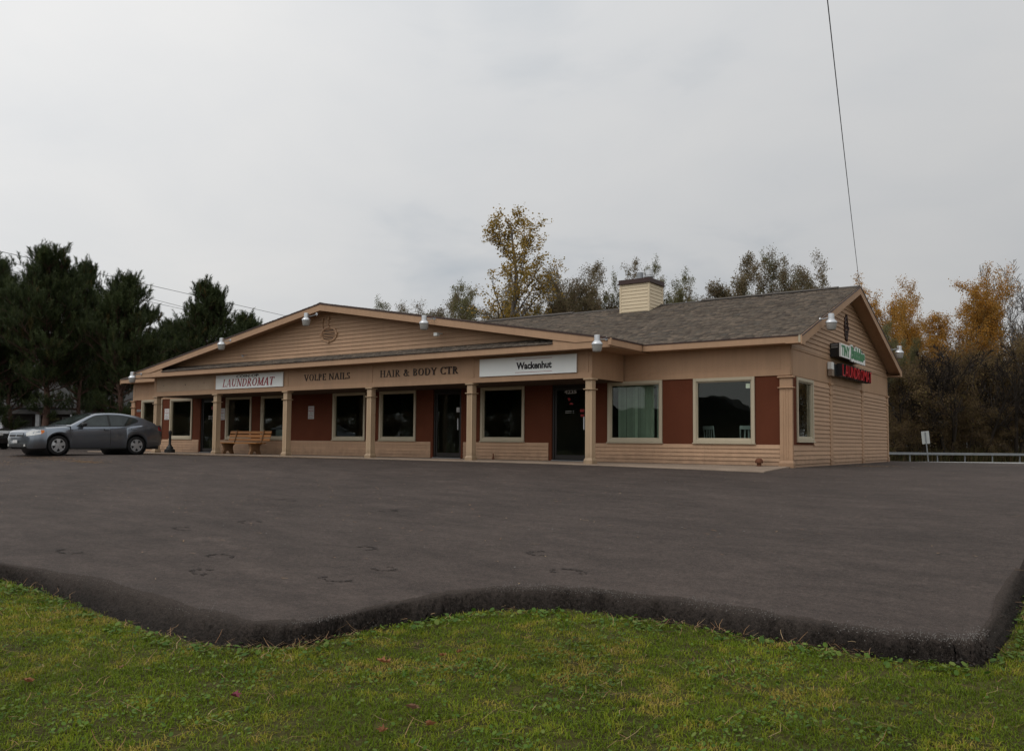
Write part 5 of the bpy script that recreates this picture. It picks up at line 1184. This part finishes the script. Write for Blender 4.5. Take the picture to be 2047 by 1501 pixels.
plant('pine_a', 120, 62, 660, 'pine_tree', 'pine standing farthest back behind the tallest pine', group=gP, rz=1.9, wide=1.2)
plant('pine_b', 20, 54, 660, 'pine_tree', 'pine behind the white porch posts at the left edge', group=gP, rz=3.3, wide=1.2)
plant('pine_a', 205, 54, 670, 'pine_tree', 'short pine behind the trunk of the forked pine', group=gP, rz=4.3, wide=1.3)
plant('poplar', 1033, 50, 415, 'poplar_tree', 'tall slender yellow-brown poplar standing above the roof', rz=0.6, wide=1.25)
gW = 'brownish willows behind the roof'
for q, (key, px, D, top, wd_, lab) in enumerate([
    ('willow_g', 742, 60, 604, .8, 'small willow top just right of the porch gable peak'), ('willow_b', 832, 58, 600, .85, 'willow top behind the right floodlight of the porch gable'),
    ('willow_a', 888, 56, 586, .85, 'willow left of the tall poplar, second from it'), ('willow_g', 940, 54, 570, .85, 'willow touching the left side of the tall poplar'), ('willow_b', 1000, 57, 590, .85, 'willow standing behind the trunk of the tall poplar'),
    ('willow_a', 1085, 55, 545, .8, 'willow touching the right side of the tall poplar'), ('willow_b', 1145, 54, 528, .8, 'upright brown willow midway between poplar and chimney'), ('willow_a', 1205, 55, 528, .7, 'brown willow just left of the chimney'),
    ('willow_g', 1296, 55, 522, .55, 'greenish willow directly behind the chimney'), ('willow_g', 1350, 57, 548, .75, 'greenish willow just right of the chimney'), ('willow_b', 1388, 56, 562, .75, 'small thin willow between the chimney and the two dense willows'),
    ('willow_a', 1482, 50, 512, .8, 'dense brown willow, left one of the pair above the right roof ridge'), ('willow_g', 1540, 52, 514, .6, 'brown willow between the two dense ones above the right roof ridge'), ('willow_b', 1598, 50, 496, .62, 'dense brown willow, right one of the pair above the right roof ridge'), ('willow_g', 1630, 54, 560, .38, 'low brown willow near the right roof peak')]):
    plant(key, px, D, top, 'willow_tree', lab, group=gW, wide=wd_)
gO = 'autumn trees beyond the guardrail'
plant('orange_b', 1822, 66, 585, 'autumn_tree', 'lower orange tree right behind the far gable rake', group=gO, rz=1.9, wide=.7)
plant('orange_a', 1868, 70, 542, 'autumn_tree', 'large orange tree, tallest of the orange crowns beyond the guardrail', group=gO, rz=1.4, wide=.95)
plant('orange_b', 1940, 68, 545, 'autumn_tree', 'orange tree next to the bare tree beyond the guardrail', group=gO, rz=2.6, wide=.85)
plant('willow_g', 1785, 60, 645, 'green_tree', 'dull green tree half hidden by the far gable rake', wide=.7)
plant('bare', 2000, 72, 525, 'bare_tree', 'leafless grey tree at the right edge of the picture', rz=.8, wide=.7)
plant('bare', 2062, 70, 560, 'bare_tree', 'leafless tree cut by the right edge of the picture', rz=2.4, wide=.7)
gS = 'brown shrubs along the ditch'
for q, (key, px, D, top, lab) in enumerate([('shrub_a', 1790, 61, 735, 'dark brown shrub closest to the building corner beyond the guardrail'), ('shrub_b', 1840, 60, 715, 'dark brown shrub behind the leaning signpost'), ('shrub_a', 1890, 62, 690, 'dark brown shrub with a dark fork right of the signpost'), ('shrub_b', 1940, 61, 730, 'dark brown shrub below the orange tree next to the bare tree'), ('shrub_a', 1990, 62, 705, 'dark brown shrub below the bare tree'), ('shrub_b', 2040, 60, 690, 'tall dark brown shrub cut by the right edge'), ('shrub_a', 2085, 61, 660, 'brown shrub just outside the right edge'),
     ('shrub_b', 1815, 68, 700, 'brown shrub in the second row behind the signpost'), ('shrub_b', 1915, 69, 690, 'brown shrub in the second row below the orange crowns'), ('shrub_a', 2015, 69, 680, 'brown shrub in the second row below the bare tree'),
     ('shrub_b', 1800, 58.5, 800, 'low brown bush at the foot of the shrubs left of the signpost'), ('shrub_a', 1870, 58.5, 810, 'low brown bush at the foot of the shrubs right of the signpost'), ('shrub_b', 1935, 58.5, 800, 'low brown bush at the foot of the shrubs under the orange crowns'), ('shrub_a', 2000, 58.5, 805, 'low brown bush at the foot of the shrubs under the bare tree')]):
    plant(key, px, D, top, 'shrub', lab, 'shrub', gS)
for px, D, top, lab in ((1835, 58, 705, 'dark leafless branching shrub left of the signpost plate'), (1893, 58, 690, 'dark forked leafless shrub in the middle of the brush'), (1965, 58.5, 700, 'dark leafless shrub below the bare tree'), (2030, 58, 690, 'dark leafless shrub at the right edge')): plant('limbs', px, D, top, 'bare_shrub', lab, 'shrub', 'leafless shrubs in the brush')
for q, (px, key, top) in enumerate([(2150, 'orange_a', 560), (2240, 'shrub_b', 640), (2330, 'orange_b', 560), (2420, 'shrub_a', 620), (2520, 'orange_a', 540), (2640, 'shrub_b', 600), (2780, 'orange_b', 540)]):
    plant(key, px, 62+q % 3*4, top, 'autumn_tree', 'tree of the same wood further right, outside the picture', group='wood going on to the right', rz=q)

# tall dry grass along the ditch (uncountable)
def blades(name, P, h, w_, lean, m, seed=1, tint=None, zoff=0.0):
    r = np.random.default_rng(seed); n_ = len(P); an = r.random(n_)*6.283; hh = h*(.45+.85*r.random(n_)); dirx, diry = np.cos(an), np.sin(an)
    wx, wy = -diry*w_*.5*(.6+.8*r.random(n_)), dirx*w_*.5*(.6+.8*r.random(n_)); ln = lean*hh*r.random(n_)
    base = np.stack([P[:, 0], P[:, 1], P[:, 2]+zoff], 1); off = np.stack([wx, wy, np.zeros(n_)], 1)
    mid = base+np.stack([dirx*ln*.35, diry*ln*.35, hh*.6], 1); tip = base+np.stack([dirx*ln, diry*ln, hh*np.sqrt(np.clip(1-(ln/hh*.6)**2, .2, 1))], 1)
    V_ = np.stack([base-off, base+off, mid+off*.8, mid-off*.8, tip], 1).reshape(-1, 3); b_ = np.arange(n_)*5
    F_ = np.concatenate([np.stack([b_, b_+1, b_+2], 1), np.stack([b_, b_+2, b_+3], 1), np.stack([b_+3, b_+2, b_+4], 1)])
    t_ = np.repeat(tint if tint is not None else r.random(n_), 5)
    return link(name, mesh(name, V_, F_, m, tint=t_))
REED = leaf_mat('dry_reed', [(.085, .055, .028), (.11, .085, .038), (.07, .075, .028), (.14, .10, .05)], .2)
n_ = 16000; a = np.array([at(1700+400*u, 57.5+6*v) for u, v in RNG.random((n_, 2))]); P = np.column_stack([a, G(np.clip(a[:, 0], -80, 40), np.clip(a[:, 1], -60, 80))-.25])
tag(blades('tall_grass', P, 1.15, .05, .5, REED, 5), 'tall dry brown grass in the ditch behind the guardrail', 'grass', kind='stuff')

# ------------------------------------------------------------------ guardrail, kerb, leaning sign
ra, rb = np.array([-17.0, 31.0]), np.array([10.0, 50.4]); u_ = (rb-ra)/np.linalg.norm(rb-ra); ang = math.atan2(u_[1], u_[0]); ln = np.linalg.norm(rb-ra); zr = -.58
t = thing('guardrail', 'galvanised steel guardrail along the back of the lot', 'guardrail', (ra[0], ra[1], zr), ang)
MB().bbox(0, ln, -.08, .08, .52, .68, b=.012).build('rail', GALV, t)
q = 0.8
while q < ln: MB().bbox(q-.04, q+.04, .081, .14, -.3, .62, b=.005).build('post', GALV, t); q += 1.83
t = link('kerb', None, None, (ra[0], ra[1], zr), ang); tag(t, kind='structure'); MB().bbox(0, ln, -1.5, -1.2, -.3, .10, b=.02).build('kerb_stone', KERB, t)
x, y = at(1855, 52); t = thing('signpost', 'back of a square grey sign on a leaning steel post', 'sign', (x, y, -.55), math.radians(30))
t.rotation_euler = (0.02, -0.10, math.radians(36))
MB().bbox(-.035, .035, -.03, .0, -.3, 1.95, b=.005).build('post', GALV, t); MB().bbox(-.24, .24, .002, .008, 1.22, 2.0, b=.002).build('sign_plate', mat('sign_back', (.42, .43, .42), .5, var=.08), t)

# ------------------------------------------------------------------ house and dark van behind the pines
HS = mat('grey_siding', (.12, .117, .113), .8, var=.12, scale=1.2, rnd=.06); HW = mat('house_white', (.60, .61, .62), .6); HR = mat('house_roof', (.035, .034, .033), .95, var=.2, scale=3)
hx, hy = at(70, 58); t = thing('grey_house', 'grey clapboard house with white porch posts half hidden behind the pines', 'house', (hx, hy, GZ(hx, hy)), math.radians(38))
MB().box(-9, 9, 0, 9, -.3, 2.9).build('wall', HS, t)
for q in range(16): MB().bbox(-9.01, 9.01, -.025, -.002, .05+q*.178, .05+q*.178+.17, b=.004).build('clapboard', HS, t)
MB().prism([(-2.3, 2.75), (4.5, 5.6), (9.6, 2.75), (9.6, 2.6), (4.5, 5.4), (-2.3, 2.6)], -9.5, 9.5, 'x').build('roof', HR, t)
MB().bbox(-9.2, 9.2, -2.3, -2.05, 2.32, 2.6, b=.01).build('porch_beam', HS, t); MB().bbox(-9.2, 9.2, -2.3, -.01, -.2, .12).build('porch_floor', CONC, t)
for x in (-6.2, -3.9, -1.1, 1.25, 3.5, 6.0): MB().bbox(x-.13, x+.13, -2.28, -2.06, .12, 2.32, b=.02).build('porch_post', HW, t)
for x in (-4.9, -2.2, 2.4, 5.0):
    f_ = MB().bbox(x-.6, x+.6, -.07, -.03, .9, 2.2).build('window', HW, t); MB().bbox(x-.5, x+.5, -.085, -.068, 1.0, 2.1, b=.003).build('pane', CARGL, f_)
f_ = MB().bbox(-.2, .8, -.07, -.03, .12, 2.2).build('door', mat('house_door', (.05, .03, .025), .5), t); MB().bbox(.65, .7, -.11, -.07, 1.0, 1.12).build('handle', ALU, f_)
DKP = mat('dark_car_paint', (.012, .012, .014), .25, var=.05, coat=1.0)
vx, vy = at(-70, 42); van = thing('parked_van', 'dark van with its nose cut by the left edge of the picture', 'van', (vx, vy, float(G(vx, vy))), math.radians(30))
prof = [(2.35, .30), (2.42, .55), (2.36, .78), (2.15, .92), (1.35, 1.08), (.55, 1.68), (-2.2, 1.74), (-2.4, 1.1), (-2.42, .35), (-1.95, .3), (-1.85, .5), (-1.6, .66), (-1.25, .66), (-1.0, .5), (-.9, .3), (1.0, .3), (1.1, .5), (1.35, .66), (1.7, .66), (1.95, .5), (2.05, .3)]
MB().prism(prof, -.88, .88, 'y').build('body', DKP, van)
for sy in (-1, 1):
    MB().prism([(1.12, 1.10), (.52, 1.58), (-.2, 1.6), (-.2, 1.10)], sy*.882, sy*.889, 'y').build('window', CARGL, van); MB().prism([(-.3, 1.10), (-.3, 1.6), (-2.1, 1.63), (-2.2, 1.10)], sy*.882, sy*.889, 'y').build('window', CARGL, van)
    MB().bbox(2.28, 2.41, sy*.5, sy*.86, .66, .82, b=.03).build('headlight', CHROME, van)
    for xw in (1.52, -1.42):
        w2 = MB().lathe([(.001, -.1), (.2, -.1), (.3, -.1), (.33, -.06), (.33, .06), (.3, .1), (.2, .1), (.001, .1)], (xw, sy*.78, .33), 24, 'y').build('wheel', TYRE, van); MB().lathe([(.001, .105*sy), (.2, .105*sy), (.21, .09*sy)], (xw, sy*.78, .33), 20, 'y').build('rim', RIMM, w2)

# ------------------------------------------------------------------ wires
def wire(name, pts, r, label, sag=0.0):
    n_ = 24; a, b = np.array(pts[0]), np.array(pts[1]); P = [a+(b-a)*u-np.array([0, 0, 4*sag*u*(1-u)]) for u in np.linspace(0, 1, n_)]
    t = tag(MB().tube(P, r, 6).build(name, WIRE, smooth=True), label, 'wire'); return t
def dirpt(px, py, D): return CAM+(RIGHT*(px-1023.5)/1684.9+DOWN*(py-750.5-37.5)/1684.9+FWD)*D
wire('service_wire', [(.42, RIDGE_Y-.05, RIDGE_Z-.03), tuple(dirpt(1640, -130, 9.0))], .0065, 'overhead service wire running down to the right gable peak', .10)
wire('utility_wire', [tuple(dirpt(-260, 444, 62)), tuple(dirpt(900, 706, 150))], .024, 'topmost utility wire passing behind the pines', .0)
wire('utility_wire', [tuple(dirpt(-260, 452, 62)), tuple(dirpt(900, 752, 150))], .02, 'middle utility wire passing behind the pines', .0)
wire('utility_wire', [tuple(dirpt(-260, 478, 62)), tuple(dirpt(900, 738, 150))], .02, 'lowest utility wire passing behind the pines', .0)

# ------------------------------------------------------------------ across the street (mirrored in the shop windows)
HB = mat('brown_house', (.07, .05, .04), .9, var=.1)
for x0, x1, y, h, lab in ((-36, -23, -66, 3.6, 'brown gabled house across the street behind the photographer'), (-58, -39, -70, 3.9, 'long low brown store across the street behind the photographer')):
    t = thing('brown_house', lab, 'house', ((x0+x1)/2, y, GZ(0, -60))); w_ = (x1-x0)/2
    MB().box(-w_, w_, -8, 0, -.5, h).build('wall', HB, t); MB().prism([(-w_-.5, h), (w_+.5, h), (0, h+2.6)] if x1 > -25 else [(-w_-.4, h), (w_+.4, h), (w_-.6, h+1.5), (-w_+.6, h+1.5)], -8.4, .4, 'y').build('roof', HR, t)
for q, x in enumerate(list(range(-62, -160, -6))+list(range(-65, -165, -8))+[-19, -14]):
    plant('pine_a' if q % 2 else 'pine_b', 0, 0, 1.45, 'pine_tree', 'added unseen pine across the street, darkens the shop window reflections', group='added pines across the street', rz=q*1.1, xy=(x, -70-(7 if q > 16 else 0)), wide=1.35)  # pines added out of view to keep bright sky out of the porch windows

for q, x in enumerate(list(range(-47, -62, -4))): plant('pine_b', 0, 0, 1.35, 'pine_tree', 'added unseen pine across the street, darkens the shop window reflections', group='added pines across the street', rz=q*1.7, xy=(x, -68), wide=1.3)  # more added pines, blocking the sky mirrored in the door glass
for q, x in enumerate(range(-46, -170, -5)): plant('shrub_a' if q % 2 else 'shrub_b', 0, 0, .62, 'reflection_bush', 'added unseen bush across the street, hides low sky in the window reflections', 'bush', group='added bushes across the street', rz=q*1.3, xy=(x, -64), wide=1.5)  # bushes added to close the sky gaps between the mirrored trunks

# ------------------------------------------------------------------ lawn: blades, clover, dry needles, fallen leaves
poly = np.array(LOW+EXT_L+[(5.76, 60), (-60, 60)])
def inside(x, y):
    c = np.zeros(len(x), bool); n_ = len(poly); j = n_-1
    for i in range(n_):
        xi, yi = poly[i]; xj, yj = poly[j]
        hit = ((yi > y) != (yj > y)) & (x < (xj-xi)*(y-yi)/(yj-yi+1e-12)+xi); c ^= hit; j = i
    return c
def lawn_pts(n, seed, box=(-6.5, 8.5, -20.2, -11.5), edge_pull=0):
    r = np.random.default_rng(seed); x = box[0]+(box[1]-box[0])*r.random(n); y = box[2]+(box[3]-box[2])*r.random(n)
    ok = ~inside(x+r.normal(size=n)*.045, y+r.normal(size=n)*.045); d = np.hypot(x-CAM[0], y-CAM[1]); ok &= (d > 1.6)
    x, y = x[ok], y[ok]; return np.column_stack([x, y, G(x, y)-.14])
def vnoise(x, y, s, seed):
    r = np.random.default_rng(seed); g = r.random((64, 64)); u, v = x*s+100, y*s+100; i, j = np.floor(u).astype(int), np.floor(v).astype(int); fu, fv = u-i, v-j; fu = fu*fu*(3-2*fu); fv = fv*fv*(3-2*fv)
    a_, b_, c_, d_ = g[i % 64, j % 64], g[(i+1) % 64, j % 64], g[i % 64, (j+1) % 64], g[(i+1) % 64, (j+1) % 64]
    return a_*(1-fu)*(1-fv)+b_*fu*(1-fv)+c_*(1-fu)*fv+d_*fu*fv
GRASS = leaf_mat('grass_blade', [(.098, .150, .005), (.15, .205, .008), (.225, .25, .015), (.33, .27, .04), (.43, .30, .085)], .35)
P = lawn_pts(660000, 3); r = np.random.default_rng(9)
P = P[r.random(len(P)) > np.clip((vnoise(P[:, 0], P[:, 1], 6.5, 51)*.6+.4*vnoise(P[:, 0], P[:, 1], 17, 52)-.55)*3.2, 0, .8)]
dry = .24*vnoise(P[:, 0], P[:, 1], 0.9, 1)+.30*vnoise(P[:, 0], P[:, 1], 3.3, 2)+.46*vnoise(P[:, 0], P[:, 1], 9.5, 12)
tn = np.clip(.02+.48*r.random(len(P))**1.3+.16*(vnoise(P[:, 0], P[:, 1], 9.0, 31)-.5)+np.clip((dry-.525)*3.0, -.25, .75)*(.4+.6*r.random(len(P))), 0, 1)
hgt = .024+.020*vnoise(P[:, 0], P[:, 1], 5.0, 21)
o = blades('grass', P, hgt, .0052, 2.1, GRASS, 8, tint=tn, zoff=-.004); tag(o, 'short green lawn grass with yellowed patches in the foreground', 'grass', kind='stuff')
CLO = leaf_mat('clover_leaf', [(.045, .095, .012), (.068, .13, .016), (.10, .17, .022), (.15, .19, .04)], .3)
P = lawn_pts(170000, 4); c_ = vnoise(P[:, 0], P[:, 1], 1.9, 5)*.6+.4*vnoise(P[:, 0], P[:, 1], 6, 6); near = np.zeros(len(P), bool)
Ld = dense(LOW[4:]+EXT_L[:4], 6)
dm = np.min(np.hypot(P[:, None, 0]-Ld[None, ::4, 0], P[:, None, 1]-Ld[None, ::4, 1]), axis=1)
keep = (c_ > .63) | ((dm < .28) & (vnoise(P[:, 0], P[:, 1], 2.6, 7) > .45) & (r.random(len(P)) < .9)); keep &= r.random(len(P)) < .42; keep |= r.random(len(P)) < .045; P = P[keep]; n_ = len(P)
V_ = []; an = r.random(n_)*6.283; sz = .006+.008*r.random(n_)+np.where((dm[keep] < .3) & (r.random(n_) < .35), .010, 0); hz = .018+.026*r.random(n_); k_ = 6
tl = r.normal(size=(n_, 2))*.35; ring = []
for q in range(k_):
    a_ = an+q*6.283/k_; ux, uy = np.cos(a_)*sz, np.sin(a_)*sz; ring.append(np.stack([P[:, 0]+ux, P[:, 1]+uy, P[:, 2]+hz+ux*tl[:, 0]+uy*tl[:, 1]], 1))
V_ = np.stack(ring, 1).reshape(-1, 3); F_ = (np.arange(n_)*k_)[:, None]+np.arange(k_)
tag(link('clover', mesh('clover', V_, F_, CLO, tint=np.repeat(r.random(n_), k_))), 'round clover and weed leaves among the lawn grass', 'weeds', kind='stuff')
# dry pine needles on the lawn and along the edge
NEED = leaf_mat('dry_needle', [(.26, .15, .07), (.34, .21, .10), (.22, .11, .05), (.40, .29, .16)], .1)
def needles(name, P, ln, w_, rise, label, seed):
    r = np.random.default_rng(seed); n_ = len(P); an = r.random(n_)*6.283; el = rise*r.random(n_)**2; L2 = ln*(.5+.7*r.random(n_)); d = np.stack([np.cos(an)*np.cos(el), np.sin(an)*np.cos(el), np.sin(el)], 1); s_ = np.stack([-np.sin(an), np.cos(an), np.zeros(n_)], 1)*w_*.5
    bend = np.stack([-np.sin(an), np.cos(an), np.zeros(n_)], 1)*(r.normal(size=n_)*.18*L2)[:, None]
    m_ = P+d*(L2*.5)[:, None]+bend+np.array([0, 0, .004]); t_ = P+d*L2[:, None]
    V_ = np.stack([P-s_, P+s_, m_+s_, m_-s_, t_+s_*.5, t_-s_*.5], 1).reshape(-1, 3); b_ = (np.arange(n_)*6)[:, None]
    F_ = np.concatenate([b_+np.array([[0, 1, 2, 3]]), b_+np.array([[3, 2, 4, 5]])])
    return tag(link(name, mesh(name, V_, F_, NEED, tint=np.repeat(r.random(n_), 6))), label, 'needles', kind='stuff')
P1 = lawn_pts(5200, 11); P1 = P1[r.random(len(P1)) < .6]; P1[:, 2] += .03
q = r.integers(0, len(Ld), 650); q = q[(vnoise(Ld[q][:, 0], Ld[q][:, 1], 1.1, 3) > .42)]; P2 = np.column_stack([Ld[q]+r.normal(size=(len(q), 2))*.06-np.array([0.02, .05]), np.zeros(len(q))]); P2[:, 2] = G(P2[:, 0], P2[:, 1])-.11
needles('pine_needles', np.concatenate([P1, P2]), .13, .0034, .7, 'dry brown pine needles scattered over the lawn and its edge', 12)
# needle litter drifted along the walk and by the car
def drift(n, cx, cy, sx, sy, seed):
    r = np.random.default_rng(seed); x = cx+r.normal(size=n)*sx; y = cy+r.normal(size=n)*sy; return np.column_stack([x, y, G(x, y)+.006])
P = np.concatenate([drift(900, -20.6, -7.6, 1.4, .35, 1), drift(1500, -22.0, -9.6, 1.8, .5, 2), drift(500, -18.4, -7.9, .5, .12, 3), drift(900, -19.5, -2.6, 2.6, .22, 4), drift(700, -15.2, -2.35, 1.6, .12, 5), drift(500, -23.5, -2.6, 1.2, .25, 6), drift(1100, -28, -8.5, 2.0, 1.2, 7), drift(160, 1.2, 3.2, .25, .5, 8), drift(600, -8, -9, 7, 3.5, 9)])
needles('needle_litter', P, .11, .010, .06, 'orange pine needle litter lying on the asphalt near the car and walk', 13)
LEAFM = leaf_mat('fallen_leaf_skin', [(.26, .10, .04), (.23, .12, .06), (.20, .11, .07)], .2); PINK = mat('pink_petal', (.16, .025, .045), .6)
for x, y, sz, m_, lab in ((2.17, -16.55, .055, 0, 'curled orange leaf lying in the middle of the lawn, largest one'), (2.41, -16.17, .035, 0, 'small orange leaf right of the largest orange leaf'), (3.02, -17.17, .045, 1, 'dull pinkish-brown star-shaped leaf near the bottom edge'), (3.14, -17.55, .036, 0, 'orange leaf at the bottom edge of the lawn'), (0.79, -17.72, .03, 1, 'small brownish leaf on the left part of the lawn'), (1.97, -17.65, .038, 2, 'magenta leaf lying on the lawn at the left'), (3.285, -17.32, .025, 0, 'tiny orange leaf near the bottom edge of the lawn'), (2.45, -16.03, .025, 0, 'tiny orange leaf just below the asphalt edge'), (0.61, -18.26, .045, 0, 'tan dry leaf at the far left of the lawn')):
    n_ = 14; V_ = [(0, 0, .012)]
    for q in range(n_):
        rr = sz*(1 if q % 2 else .55)*(.8+.4*random.random()); a_ = q*2*math.pi/n_; V_.append((rr*math.cos(a_)*1.3, rr*math.sin(a_)*.75, .012+random.random()*.022+.4*abs(rr*math.sin(a_))))
    me = mesh('fallen_leaf', V_, [(0, i+1, (i+1) % n_+1) for i in range(n_)], PINK if m_ == 2 else LEAFM, tint=[(.2, .9, .5)[m_]]*(n_+1))
    tag(link('fallen_leaf', me, None, (x, y, float(G(x, y))-.14+.028), random.random()*6), lab, 'leaf', 'fallen leaves on the lawn')
# dark scuffed patches and crumbs on the asphalt
SCUFF = asphalt_mat('asphalt_scuff', (.040, .032, .028), .5, .1)
lot = bpy.data.objects['parking_lot']
spots = [(1.75, -13.38, .24, .16), (.96, -12.69, .2, .16), (-.06, -14.95, .26, .13), (.01, -14.31, .2, .12), (-1.0, -13.59, .2, .14), (-2.15, -14.83, .26, .14), (-1.55, -15.46, .26, .15), (-4.01, -15.64, .3, .15), (-3.18, -10.93, .25, .16), (-5.73, -10.92, .3, .18), (-4.16, -12.87, .28, .16), (-4.39, -13.82, .3, .14)]
for q, (x, y, sx, sy) in enumerate(spots):                      # each scuff is a cluster of torn flakes
    V = []; F = []
    for g in range(46):
        an = q*1.3+random.random()*4.2; rr = .8+.2*random.gauss(0, 1)*.5; fx, fy = x+math.cos(an)*rr*sx*.9, y+math.sin(an)*rr*sy*.9; b0 = len(V); fs = .005+.013*random.random()
        for h in range(6):
            a2 = h*6.28/6; ux, uy = fx+math.cos(a2)*fs*(.6+.8*random.random())*1.5, fy+math.sin(a2)*fs*(.5+.8*random.random()); wobz = math.sin(ux*1.3+uy*.7)*.006+math.sin(ux*.5-uy*1.1)*.007; V.append((ux, uy, float(G(ux, uy))+wobz+.004+g*.00008))
        F.append(tuple(range(b0, b0+6)))
    o = link('asphalt_scuff', mesh('asphalt_scuff', V, F, SCUFF), lot); o['kind'] = 'stuff'
# pale grit crumbs
n_ = 420; r = np.random.default_rng(33); xg = np.concatenate([-22+26*r.random(260), -1+4*r.random(70), -20+14*r.random(90)]); yg = np.concatenate([-14+11*r.random(260), 1+7*r.random(70), -4+1.6*r.random(90)])
Rr = dense(RIM[4:], 40); q_ = r.integers(0, len(Rr), 1900); q_ = q_[vnoise(Rr[q_][:, 0], Rr[q_][:, 1], 1.6, 40) > .52]; xg = np.concatenate([xg, Rr[q_][:, 0]+r.normal(size=len(q_))*.04]); yg = np.concatenate([yg, Rr[q_][:, 1]+r.normal(size=len(q_))*.11+.03])
V_ = []; 
for kk, (x, y) in enumerate(zip(xg, yg)):
    sz = (.006+.009*r.random()) if kk < 420 else (.002+.0035*r.random()); V_ += [(x-sz, y, float(G(x, y))+.006), (x, y-sz*.7, float(G(x, y))+.008), (x+sz, y, float(G(x, y))+.008), (x, y+sz*.7, float(G(x, y))+.012+sz*.5)]
F_ = np.concatenate([(np.arange(len(xg))*4)[:, None]+np.array([[0, 1, 2]]), (np.arange(len(xg))*4)[:, None]+np.array([[0, 2, 3]])])
tag(link('grit', mesh('grit', np.array(V_), F_, mat('grit', (.13, .12, .11), .8))), 'pale grit and litter crumbs scattered on the asphalt', 'grit', kind='stuff')

print('objects', len(bpy.data.objects))
